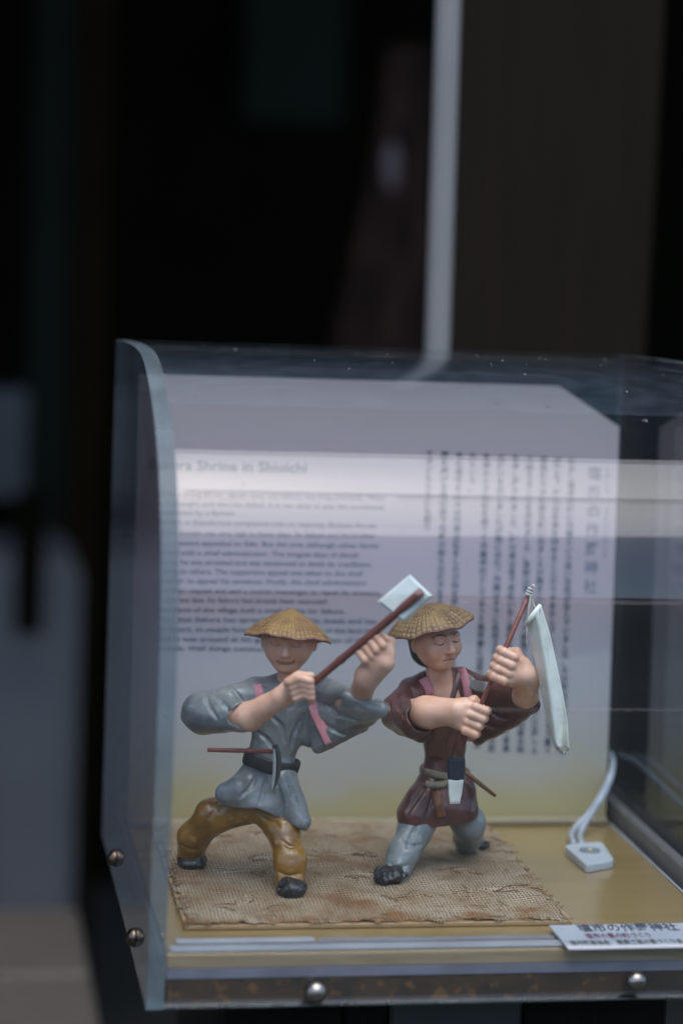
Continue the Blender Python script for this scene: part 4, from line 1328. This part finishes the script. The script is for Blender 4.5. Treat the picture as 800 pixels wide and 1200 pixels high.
# tunic
tu = Clay([P(205, 785, -.06), P(460, 985, .03)], .008, .0006)
tu.cap(P(333, 824, .004), P(319, 884, .002), r(35), r(27), k=.003, ys=.78)
tu.cap(P(301, 809, .004), P(378, 809, .004), r(15), r(15), k=.005)
tu.chain([P(300, 816, 0), P(237, 836, -.006)], [r(20), r(24)], k=.004)
tu.chain([P(237, 836, -.010), P(281, 840, -.034)], [r(24), r(18.5)], k=.004)
tu.tri(P(374, 812, 0), P(438, 832, -.036), P(364, 868, -.002), r(9.5), k=.005)
tu.cap(P(372, 808, 0), P(416, 813, -.034), r(14), r(11), k=.005)
tu.tri(P(372, 830, -.004), P(424, 851, -.028), P(372, 874, -.010), r(9), k=.004)
tu.tri(P(406, 816, -.044), P(446, 832, -.052), P(398, 850, -.034), r(6), k=.004)
tu.tri(P(412, 822, -.044), P(446, 833, -.050), P(420, 852, -.030), r(6), k=.004)
tu.cap(P(446, 828, -.050), P(441, 822, -.030), r(4.5), r(5), k=.003)
# skirt below the belt: a flared bell, hollow below, cut along a slanting hem
tu.cap(P(318, 892, .002), P(304, 948, -.002), r(27), r(49), k=.004, ys=.62)
tu.cap(P(276, 928, -.008), P(266, 930, -.008), r(17), r(14), k=.005)
tu.cap(P(330, 915, -.006), P(350, 962, -.014), r(20), r(15), k=.006)
for a_, b_, w_ in (((309, 905), (300, 972), 5.0), ((327, 905), (334, 985), 4.5), ((292, 912), (268, 950), 3.5), ((338, 908), (356, 975), 3.0)):
    q0, q1 = P(*a_, -.0205), P(*b_, -.0375)
    tu.cap(q0, q1, r(w_*.5), r(w_*1.5), k=.005, cut=True)
def below(xa_, ya_, xb_, yb_):
    e_ = unit(P(xb_, yb_)-P(xa_, ya_)); nn_ = np.cross(e_, np.array([0, 1.0, 0])); nn_ = nn_ if nn_[2] < 0 else -nn_
    return P(xa_, ya_), unit(nn_+np.array([0, -.12, 0]))
(pa_, na_), (pb_, nb2_) = below(246, 943, 300, 943), below(292, 941, 358, 974)
def hem_fn(x, y, z):
    f1 = -((x-pa_[0])*na_[0]+(y-pa_[1])*na_[1]+(z-pa_[2])*na_[2])
    f2 = -((x-pb_[0])*nb2_[0]+(y-pb_[1])*nb2_[1]+(z-pb_[2])*nb2_[2])
    return np.maximum(f1, f2)
a_, b_ = P(225, 930, -.05), P(380, 1010, .05)
tu._op(np.minimum(a_, b_), np.maximum(a_, b_), hem_fn, .0014, True)
tu.cap(P(314, 925, .002), P(303, 985, -.002), r(24), r(50), k=.0012, cut=True, ys=.58)
# sleeve mouths and neckline
tu.cap(P(284, 841, -.036), P(310, 834, -.046), r(15.5), r(19), k=.0010, cut=True)
tu.chain([P(424, 802, -.050), P(434, 782, -.064)], [r(17), r(24)], k=.0012, cut=True)
tu.cap(P(339, 776, -.010), P(339, 800, -.014), r(17), r(5), k=.0012, cut=True)
tu.cap(P(339, 806, -.012), P(338, 816, -.022), r(5), r(2), k=.0012, cut=True)
tu.lumps(.00038, 260, 5); tu.lumps(.00014, 620, 25)
creases(tu, [[(252, 806), (258, 820), (270, 834)], [(242, 812), (244, 826), (254, 842)], [(268, 802), (278, 814), (284, 822)], [(316, 838), (330, 852), (334, 870)],
             [(300, 858), (312, 866), (322, 880)], [(350, 846), (344, 862), (340, 878)], [(383, 826), (398, 838), (420, 846)], [(376, 846), (392, 856), (404, 862)],
             [(300, 908), (294, 922), (280, 936)], [(312, 910), (308, 930), (304, 944)], [(336, 908), (344, 930), (352, 956)], [(324, 918), (330, 940), (330, 956)]], r(2.4))
tu.mesh('tunic', M['slate_cloth'], fa)

# trousers
tr = Clay([P(195, 935, -.05), P(370, 1060, .04)], .008, .0007)
tr.chain([P(300, 947, .002), P(250, 957, .006), P(226, 982, .014), P(223, 1006, .022)], [r(16), r(20), r(18), r(16)], k=.004)
tr.chain([P(305, 946, .002), P(332, 975, -.012), P(339, 1008, -.022), P(341, 1044, -.029)], [r(16), r(18), r(18), r(16.5)], k=.004)
tr.cap(P(275, 944, .002), P(330, 950, -.004), r(15), r(16), k=.004)
tr.cap(P(300, 978, -.03), P(296, 960, .02), r(2), r(2), k=.002, cut=True)
tr.lumps(.00034, 240, 8); tr.lumps(.00012, 620, 27)
creases(tr, [[(250, 950), (242, 966), (236, 980)], [(330, 985), (340, 992), (352, 990)], [(326, 1022), (338, 1027), (352, 1024)], [(212, 990), (222, 996), (234, 996)], [(300, 952), (316, 958), (328, 970)]], r(2.0))
tr.mesh('trousers', M['ochre'], fa)
# shoes
for c_, rx, rz_, dy in (((225, 1013), 17, 11, .020), ((341, 1047), 16, 11, -.0325)):
    sh = Clay([P(c_[0]-25, c_[1]-20, dy-.015), P(c_[0]+25, c_[1]+20, dy+.015)], .006, .0006)
    cc = P(c_[0], c_[1], dy); cc[2] = max(cc[2], MZ+r(rz_)*.85)
    sh.ell(cc, (r(rx), r(rx)*1.1, r(rz_)), k=.001)
    sh.ell(cc+np.array([0, -.004, -.001]), (r(rx)*.95, r(rx)*.8, r(rz_)*.8), k=.003)
    sh.cap(cc+np.array([-.01, -.002, -r(rz_)*.1]), cc+np.array([.01, -.004, -r(rz_)*.1]), .0006, .0006, k=.0008, cut=True)
    sh.lumps(.0006, 700, 4)
    sh.mesh('shoe', M['black_shoe'], fa)
make_hat(fa, P(338.5, 744.5, -.004), (.095, .195, 1), r(51), r(32), M['hat_a'], dome=.30, seed=3, bricks=(54, 11))

# belt, straps and face paint
ring_band(P(318, 893, .001), (.22, -.02, 1), r(31), r(34)*.80, .0078, .0030, 'belt', M['belt_black'], fa, wob=.0005)
def on_clay(cl, pairs, lift=.0004):
    out_ = []
    for x_, y_ in pairs:
        h_ = cl.hit(x_, y_)
        if h_ is not None: out_.append(h_ + unit(CAM-h_)*lift)
    return out_
s1 = on_clay(tu, [(297, 793), (301, 803), (304, 814), (305, 820)])
ribbon(s1, .0050, .0022, 'strap', M['strap'], fa)
s2 = on_clay(tu, [(364, 806), (366, 820), (370, 838), (379, 856), (386, 872), (390, 881)])
ribbon(s2, .0054, .0022, 'strap', M['strap'], fa)
s3 = on_clay(tu, [(283, 861), (290, 863), (296, 860)], .0012)
if len(s3) > 1: ribbon(s3, .0048, .0026, 'strap_loop', M['red_strap'], fa)
def face_ribbon(cl, w, F_, pts, width, thick, name, mat, parent, sc_, lift=.0001):
    out_ = []
    for x_, z_ in pts:
        p = w(x_, 22, z_)
        for _ in range(200):
            if cl.sample(p) < 0: break
            p = p - F_*.00015
        out_.append(p+F_*lift)
    return ribbon(out_, width, thick, name, mat, parent, nsub=4)
_, FA_, _ = axes_from((-.26, -.97, -.08), (.03, .08, 1))
face_ribbon(body, wA, FA_, [(-4.0, -7.7), (-2.2, -8.7), (0, -9.0), (2.2, -8.7), (4.0, -7.7)], .0021, .0010, 'mouth', M['moustache'], fa, 1)
for q in (-1, 1):
    face_ribbon(body, wA, FA_, [(6.6*q, .2), (4.6*q, -.5), (2.4*q, -.1)], .0005, .0004, 'eyelid_line', M['lips'], fa, 1)

# ======================= the figurine in maroon with the banner
B = Fig(1.200)
P, r = B.P, B.r
base = np.array([(P(505, 1010))[0], 1.20, MZ])
fb = empty('clay_figurine', base, 'painted clay farmer in maroon tunic and grey blue leggings holding a banner pole', 'figurine')
pole0, pole1 = at(541, 877, 1.150), at(623, 689, 1.150)
pole_d = unit(pole1-pole0)

body = Clay([P(455, 700, -.085), P(640, 900, .03)], .012, .00055)
hc = P(510.5, 749, -.004)
FW = (.42, -.91, .02)
wB = model_head(body, hc, FW, (-.10, .02, 1), s=.00106, smile=-.6)
body.cap(P(512, 776, 0), P(516, 806, .002), r(14), r(18), k=.0015)
body.ell(P(521, 824, .005), (r(30), .0125, r(36)), k=.003)
# his right arm (left in the picture)
g1 = pole0+(pole1-pole0)*.18
wr = model_fist(body, g1+_f*.001, pole_d, (-_r*1.0-_u*.12), -_f, fr=r(5.1), pr=r(3.4), thumb=1, tight=1.0)
body.chain([P(465, 838, -.010), P(500, 835, -.036), wr], [r(15), r(18.5), r(15)], k=.003)
# his left arm (right in the picture)
g2 = pole0+(pole1-pole0)*.515
wr2 = model_fist(body, g2+_r*r(7)+_f*.001, pole_d, (_r*1.0-_u*.25), -_f, fr=r(5.2), pr=r(3.2), thumb=1, tight=1.08)
body.chain([P(570, 815, 0), P(616, 815, -.032), P(616, 795, -.043), wr2], [r(12), r(14), r(15.5), r(14)], k=.003)
body.lumps(.00010, 420, 9)
body.mesh('body', M['skin'], fb)

tu = Clay([P(438, 780, -.06), P(645, 985, .03)], .008, .0006)
tu.cap(P(521, 822, .006), P(521, 890, .004), r(34), r(23.5), k=.003, ys=.8)
tu.cap(P(484, 808, .006), P(558, 804, .006), r(15), r(14), k=.005)
tu.cap(P(498, 797, .004), P(540, 794, .004), r(12), r(12), k=.005)
tu.chain([P(482, 814, 0), P(466, 836, -.010)], [r(18), r(20)], k=.004)
tu.chain([P(466, 836, -.012), P(488, 845, -.034)], [r(20), r(21)], k=.004)
tu.cap(P(475, 850, -.018), P(493, 861, -.026), r(14), r(10), k=.004)
tu.tri(P(556, 808, 0), P(623, 827, -.028), P(563, 860, 0), r(10), k=.005)
tu.cap(P(556, 803, .002), P(612, 812, -.028), r(14), r(17), k=.005)
tu.tri(P(555, 825, 0), P(612, 836, -.022), P(560, 865, 0), r(8), k=.004)
# skirt
tu.cap(P(520, 900, .004), P(512, 952, -.002), r(24), r(46), k=.004, ys=.70)
tu.cap(P(490, 940, -.008), P(484, 956, -.010), r(17), r(20), k=.005)
tu.cap(P(541, 925, -.004), P(545, 948, -.006), r(17), r(17), k=.005)
for a_, b_, w_ in (((510, 912), (504, 975), 4.5), ((528, 912), (530, 975), 4.0), ((494, 918), (474, 965), 3.5)):
    tu.cap(P(*a_, -.0205), P(*b_, -.0385), r(w_*.5), r(w_*1.5), k=.005, cut=True)
e_ = unit(P(565, 957)-P(460, 967)); nn_ = np.cross(e_, np.array([0, 1.0, 0])); nn_ = nn_ if nn_[2] < 0 else -nn_
tu.plane(P(512, 963), unit(nn_+np.array([0, -.10, 0])), P(440, 935, -.05), P(590, 1020, .05), k=.0014)
tu.cap(P(518, 930, .002), P(512, 990, -.002), r(22), r(46), k=.0012, cut=True, ys=.62)
# mouths of the sleeves, V of the neck
tu.cap(P(494, 840, -.038), P(525, 836, -.052), r(17.5), r(21), k=.0010, cut=True)
tu.chain([P(622, 806, -.040), P(612, 780, -.050)], [r(15), r(24)], k=.0012, cut=True)
tu.cap(P(514, 772, -.004), P(517, 790, -.012), r(15), r(9), k=.0012, cut=True)
tu.tri(P(512, 784, -.020), P(526, 784, -.020), P(522, 818, -.024), r(3), k=.0012, cut=True)
tu.lumps(.00038, 260, 15); tu.lumps(.00014, 620, 26)
creases(tu, [[(470, 812), (466, 826), (474, 842)], [(456, 822), (458, 838), (470, 852)], [(482, 806), (488, 818), (492, 830)], [(570, 832), (588, 842), (608, 840)], [(562, 846), (576, 852), (592, 852)],
             [(508, 848), (504, 866), (508, 884)], [(538, 866), (534, 878), (532, 888)], [(500, 918), (488, 936), (476, 954)], [(510, 916), (506, 936), (500, 956)], [(546, 918), (552, 936), (554, 950)]], r(2.4))
tu.mesh('tunic', M['maroon_cloth'], fb)
# leggings
tr = Clay([P(430, 940, -.05), P(585, 1040, .05)], .008, .0007)
tr.chain([P(505, 945, 0), P(486, 972, -.010), P(472, 1000, -.020), P(461, 1030, -.029)], [r(22), r(20), r(18), r(15.5)], k=.004)
tr.chain([P(530, 945, .002), P(549, 966, .004), P(548, 982, .018), P(546, 995, .030)], [r(20), r(20), r(16), r(12)], k=.004)
tr.lumps(.00034, 240, 18); tr.lumps(.00012, 620, 28)
creases(tr, [[(470, 985), (482, 992), (494, 990)], [(456, 1012), (466, 1017), (478, 1014)], [(488, 968), (482, 980), (476, 996)]], r(2.0))
tr.mesh('leggings', M['blue_leg'], fb)
for c_, rx, rz_, dy, sx in (((458, 1036), 19, 10, -.031, -.004), ((553, 998), 15, 8, .033, .004)):
    sh = Clay([P(c_[0]-30, c_[1]-20, dy-.015), P(c_[0]+30, c_[1]+20, dy+.015)], .006, .0006)
    cc = P(c_[0], c_[1], dy); cc[2] = max(cc[2], MZ+r(rz_)*.85)
    sh.ell(cc, (r(rx), r(rx)*1.0, r(rz_)), k=.001)
    sh.ell(cc+np.array([sx, -.004, -.001]), (r(rx)*.8, r(rx)*.7, r(rz_)*.8), k=.003)
    sh.cap(cc+np.array([-.01, -.002, -r(rz_)*.1]), cc+np.array([.01, -.004, -r(rz_)*.1]), .0006, .0006, k=.0008, cut=True)
    sh.lumps(.0006, 700, 14)
    sh.mesh('shoe', M['black_shoe'], fb)
make_hat(fb, P(503.5, 731.5, -.004), (-.25, .075, 1), r(53), r(25), M['hat_b'], dome=.70, seed=8, wob=.0008, bricks=(46, 11))
# hair behind the ear and round the nape
hr = Clay([hc-.016, hc+.016], .004, .0006)
R_, F_, U_ = axes_from(FW, (-.10, .02, 1))
hr.ell(hc-F_*.0030+U_*.0022, np.array([.0148, .0122, .0128]), [R_, F_, U_], k=.001)
hr.ell(hc-F_*.0040-U_*.006, np.array([.0130, .0098, .0105]), [R_, F_, U_], k=.003)
hr.ell(hc+F_*.0085-U_*.005, np.array([.03, .0098, .03]), [R_, F_, U_], k=.0006, cut=True)
hr.mesh('hair', M['hair'], fb)
# collar, front panel, straps, rope belt
c1_ = on_clay(tu, [(504, 786), (509, 800), (516, 818), (521, 832)], .0003)
if len(c1_) > 1: ribbon(c1_, .0042, .0018, 'collar', M['brown_panel'], fb)
c2_ = on_clay(tu, [(537, 787), (534, 800), (529, 818), (523, 836)], .0003)
if len(c2_) > 1: ribbon(c2_, .0040, .0018, 'collar', M['maroon_cloth'], fb)
fp = on_clay(tu, [(523, 838), (519, 855), (514, 872), (511, 888)], .0002)
if len(fp) > 1: ribbon(fp, .0085, .0018, 'front_panel', M['brown_panel'], fb)
gp = on_clay(tu, [(548, 797), (556, 803), (570, 806)], .0002)
if len(gp) > 1: ribbon(gp, .0060, .0016, 'shoulder_patch', M['slate_cloth'], fb)
s1 = on_clay(tu, [(491, 785), (496, 795), (501, 807), (503, 814)])
ribbon(s1, .0058, .0024, 'strap', M['strap'], fb)
s2 = on_clay(tu, [(540, 784), (545, 797), (548, 812), (549, 830), (551, 850), (553, 868), (553, 884)])
ribbon(s2, .0050, .0024, 'strap', M['strap'], fb)
s3 = on_clay(tu, [(486, 872), (491, 876), (497, 868)], .0012)
if len(s3) > 1: ribbon(s3, .0052, .0028, 'strap_loop', M['red_strap'], fb)
rb_ = ring_band(P(521, 904, .003), (.06, -.02, 1), r(27.5), r(30)*.86, .0040, .0030, 'rope_belt', M['belt_rope'], fb, wob=.0004)
kn = [(498, 919), (508, 921), (518, 920), (530, 916), (545, 915), (556, 913)]
kp = on_clay(tu, kn, .0008)
if len(kp) > 2: Geo().sweep(spline(kp, 5), .0021, n=10, wob=.15).build('rope_knot', M['belt_rope'], rb_, True)
tabp = on_clay(tu, [(511, 928), (514, 942), (517, 958), (519, 970)], .0012)
if len(tabp) > 2: ribbon(tabp, .0052, .0020, 'sash_tail', M['rust_tab'], fb)
# eye and mouth paint
_, FB_, _ = axes_from(FW, (-.10, .02, 1))
for q in (-1, 1):
    face_ribbon(body, wB, FB_, [(7.0*q, .3), (4.6*q, -.6), (2.4*q, 0)], .0008, .0005, 'eyelid_line', M['eye_line'], fb, 1)
    face_ribbon(body, wB, FB_, [(7.4*q, 2.9), (4.8*q, 4.3), (2.2*q, 3.6)], .0009, .0005, 'eyebrow', M['eye_line'], fb, 1)
face_ribbon(body, wB, FB_, [(-3.0, -9.3), (-1.2, -8.9), (0, -9.1), (1.2, -8.9), (3.0, -9.3)], .0012, .0006, 'lips', M['lips'], fb, 1)

# ------------------------------------------------------------------ tools held by or tucked into the figurines
rA = A.r
hoe = empty('hoe', hoe0, 'hoe with reddish brown handle and pale square blade raised by the grey figurine', 'hoe')
hl = hoe1-hoe0
hp_ = [hoe0-hoe_d*.004, hoe0+hl*.25+_u*.0003, hoe0+hl*.42, hoe0+hl*.7-_u*.0003, hoe1]
g = Geo(); g.sweep(spline(hp_, 6), np.interp(np.linspace(0, 1, 25), [0, .35, .38, .42, 1], [.0019, .0019, .0024, .0020, .0023]), n=12, wob=.10)
g.build('handle', M['handle'], hoe, True)
# blade: a thin plate round the upper end of the handle, bevelled along two sides
Yb = 1.103
c4 = [at(441, 705, Yb+.004), at(479.5, 672.5, Yb+.003), at(506.5, 698, Yb-.003), at(472, 729, Yb-.002)]
nb_ = unit(np.cross(c4[1]-c4[0], c4[2]-c4[0])); 
if nb_[1] > 0: nb_ = -nb_
off = -nb_*.0030
cc = sum(c4)/4
ins = [cc+(p-cc)*.86 for p in c4]
V = [p-nb_*.0016+off for p in c4]+[p+nb_*.0004+off for p in c4]+[p+nb_*.0016+off for p in ins]
Fq = [(3, 2, 1, 0)]+[(i, (i+1) % 4, 4+(i+1) % 4, 4+i) for i in range(4)]+[(4+i, 4+(i+1) % 4, 8+(i+1) % 4, 8+i) for i in range(4)]+[(8, 9, 10, 11)]
mesh_obj('blade', V, Fq, M['hoe_plate'], hoe)
mid = [(c4[0]+c4[3])/2, (c4[1]+c4[2])/2]

# banner
ban = empty('banner_pole', pole0, 'thin red pole with a long white cloth streamer held by the maroon figurine', 'banner')
Geo().sweep([pole0, pole0+(pole1-pole0)*.5, pole1], [.0009, .0014, .0012], n=10).build('pole', M['thin_stick'], ban, True)
Yf = 1.150
k0 = pole0+(pole1-pole0)*.975
g = Geo()
for t_ in np.linspace(-.0016, .0016, 3):
    ring = []
    for k in range(12):
        a_ = 2*math.pi*k/12
        e1 = unit(np.cross(pole_d, _f)); e2 = np.cross(pole_d, e1)
        ring.append(k0+pole_d*t_+(e1*math.cos(a_)+e2*math.sin(a_))*.0017)
    g.sweep(ring, .0006, n=6, closed=True)
g.sweep(spline([k0, at(624, 686, Yf-.002), at(626, 688, Yf-.003)], 4), .0006, n=6)
g.sweep(spline([k0, at(621, 702, Yf-.002), at(619, 716, Yf-.003), at(618, 728, Yf-.003)], 5), .0005, n=6)
g.sweep(spline([k0, at(624, 706, Yf-.001), at(628, 714, Yf-.002)], 5), .0005, n=6)
g.sweep(spline([at(618, 728, Yf-.004), at(617, 742, Yf-.005), at(617, 757, Yf-.004)], 5), .0004, n=6)
g.build('string', M['string'], ban, True)
# streamer: a folded strip of cloth, thick enough to have two faces, gathered at the top
rowsL = [(616, 731), (618, 738), (622, 756), (627, 780), (633, 808), (638, 832), (641.5, 850), (645, 864), (650, 876)]
rowsR = [(634, 709), (638, 722), (644, 742), (650, 768), (656, 796), (661, 822), (664.5, 842), (666, 860), (667, 880)]
g = Geo(); nu = 11; V1 = []; V2 = []
SL = spline([(*p, 0) for p in rowsL], 4); SR = spline([(*p, 0) for p in rowsR], 4)
for j, (a_, b_) in enumerate(zip(SL, SR)):
    v_ = j/(len(SL)-1)
    for i in range(nu):
        u_ = i/(nu-1)
        px = a_[0]+(b_[0]-a_[0])*u_; py = a_[1]+(b_[1]-a_[1])*u_
        dep = .0030*math.sin(u_*7.5+v_*3.0)*(.5+v_) + .0010*math.sin(u_*15+v_*9) + .006*v_*0.4 - .0025*math.sin(math.pi*u_)
        if j == len(SL)-1: py += rng.normal(0, 1.6)
        p = at(px, py, Yf-.003+dep)
        V1.append(p); V2.append(p+_f*.0006)
nrow = len(SL); nV = len(V1)
Fq = []
for j in range(nrow-1):
    for i in range(nu-1):
        q_ = (j*nu+i, (j+1)*nu+i, (j+1)*nu+i+1, j*nu+i+1)
        Fq.append(q_); Fq.append(tuple(nV+k for k in q_[::-1]))
for j in range(nrow-1):
    Fq.append((j*nu, nV+j*nu, nV+(j+1)*nu, (j+1)*nu)); e = nu-1
    Fq.append((j*nu+e, (j+1)*nu+e, nV+(j+1)*nu+e, nV+j*nu+e))
for i in range(nu-1):
    Fq.append((i, i+1, nV+i+1, nV+i)); b2 = (nrow-1)*nu
    Fq.append((b2+i, nV+b2+i, nV+b2+i+1, b2+i+1))
so_ = mesh_obj('streamer', V1+V2, Fq, M['white_cloth'], ban, True)
Geo().sweep([at(616, 732, Yf-.004), at(624, 722, Yf-.0055), at(633, 709, Yf-.004)], [.0013, .0017, .0011], n=10).build('hem', M['white_cloth'], so_, True)
g = Geo()
for k in range(14):
    x_ = 652+k*.95; p_ = at(x_, 874+k*.3, Yf-.0005)
    g.sweep(spline([p_, p_-_u*.0018+_r*rng.normal(0, .0004), p_-_u*rng.uniform(.002, .0042)+_r*rng.normal(.0004, .0006)], 3), .00022, n=5)
g.build('fringe', M['string'], so_, True)

# sickle in the grey figurine's belt
sk0, sk1 = at(243, 879, 1.150), at(323, 881, 1.150)
sickle = empty('sickle', sk1, 'sickle with thin red handle tucked into the black belt of the grey figurine', 'sickle')
Geo().sweep([sk0, (sk0+sk1)/2, sk1], [.0011, .0012, .0012], n=10).build('handle', M['thin_stick'], sickle, True)
bp_ = [(322, 873), (325, 884), (326, 897), (324, 911), (320, 926)]
wd = [.0030, .0036, .0036, .0030, .0008]
def blade(name, path, Y, widths, mat, parent, th=.0009):
    Pp = spline([at(x_, y_, Y) for x_, y_ in path], 5); W_ = np.interp(np.linspace(0, 1, len(Pp)), np.linspace(0, 1, len(widths)), widths)
    g_ = Geo(); n_ = 8; up_ = -_f
    V = []; 
    for i, p in enumerate(Pp):
        t_ = unit(Pp[min(i+1, len(Pp)-1)]-Pp[max(i-1, 0)]); s_ = np.cross(t_, up_)
        V += [p+s_*W_[i]/2, p+up_*th*.8, p-s_*W_[i]/2, p-up_*th*.8]
    Fq = []
    for i in range(len(Pp)-1):
        for k in range(4):
            l = (k+1) % 4; Fq.append((i*4+k, i*4+l, (i+1)*4+l, (i+1)*4+k))
    Fq += [(3, 2, 1, 0), tuple((len(Pp)-1)*4+k for k in range(4))]
    return mesh_obj(name, V, Fq, mat, parent)
bo_ = blade('blade', bp_, 1.149, wd, M['steel_dark'], sickle)
blade('blade_edge', [(321, 878), (321.5, 890), (321.5, 903), (320, 917), (319, 926)], 1.1478, [.0010, .0016, .0016, .0014, .0005], M['steel_edge'], bo_, th=.0005)

# dagger stick and pouch of the maroon figurine
ds0, ds1 = at(541, 902, 1.182), at(580, 933, 1.186)
dg_ = Geo().sweep([ds0, (ds0+ds1)/2, ds1], [.0013, .0013, .0010], n=10).build('belt_stick', M['brown_stick'], None, True, ds0)
tag(dg_, 'short brown stick pushed through the rope belt of the maroon figurine', 'stick')
pc = empty('belt_pouch', at(534, 905, 1.164), 'indigo cloth pouch with a white tag hanging from the rope belt', 'pouch')
def plate(pts2, Y, th, name, mat, parent, bulge=.0012):
    Pp = [at(x_, y_, Y) for x_, y_ in pts2]; n_ = len(Pp); C_ = sum(Pp)/n_
    V = [p+_f*th for p in Pp]+[p for p in Pp]+[C_+(p-C_)*.8-_f*bulge for p in Pp]
    Fq = [tuple(range(n_))]+[(i, n_+i, n_+(i+1) % n_, (i+1) % n_) for i in range(n_)]+[(n_+i, 2*n_+i, 2*n_+(i+1) % n_, n_+(i+1) % n_) for i in range(n_)]+[tuple(2*n_+i for i in range(n_))[::-1]]
    return mesh_obj(name, V, Fq, mat, parent)
plate([(525, 889), (535, 888), (545, 890), (545, 903), (543.5, 915), (534, 917), (525, 915), (524, 902)], 1.165, .006, 'pouch', M['indigo'], pc, .0016)
plate([(525, 914), (543, 914), (541, 930), (538.5, 942), (527, 942.5), (525.5, 930)], 1.1640, .002, 'tag', M['white_cloth'], pc, .0006)
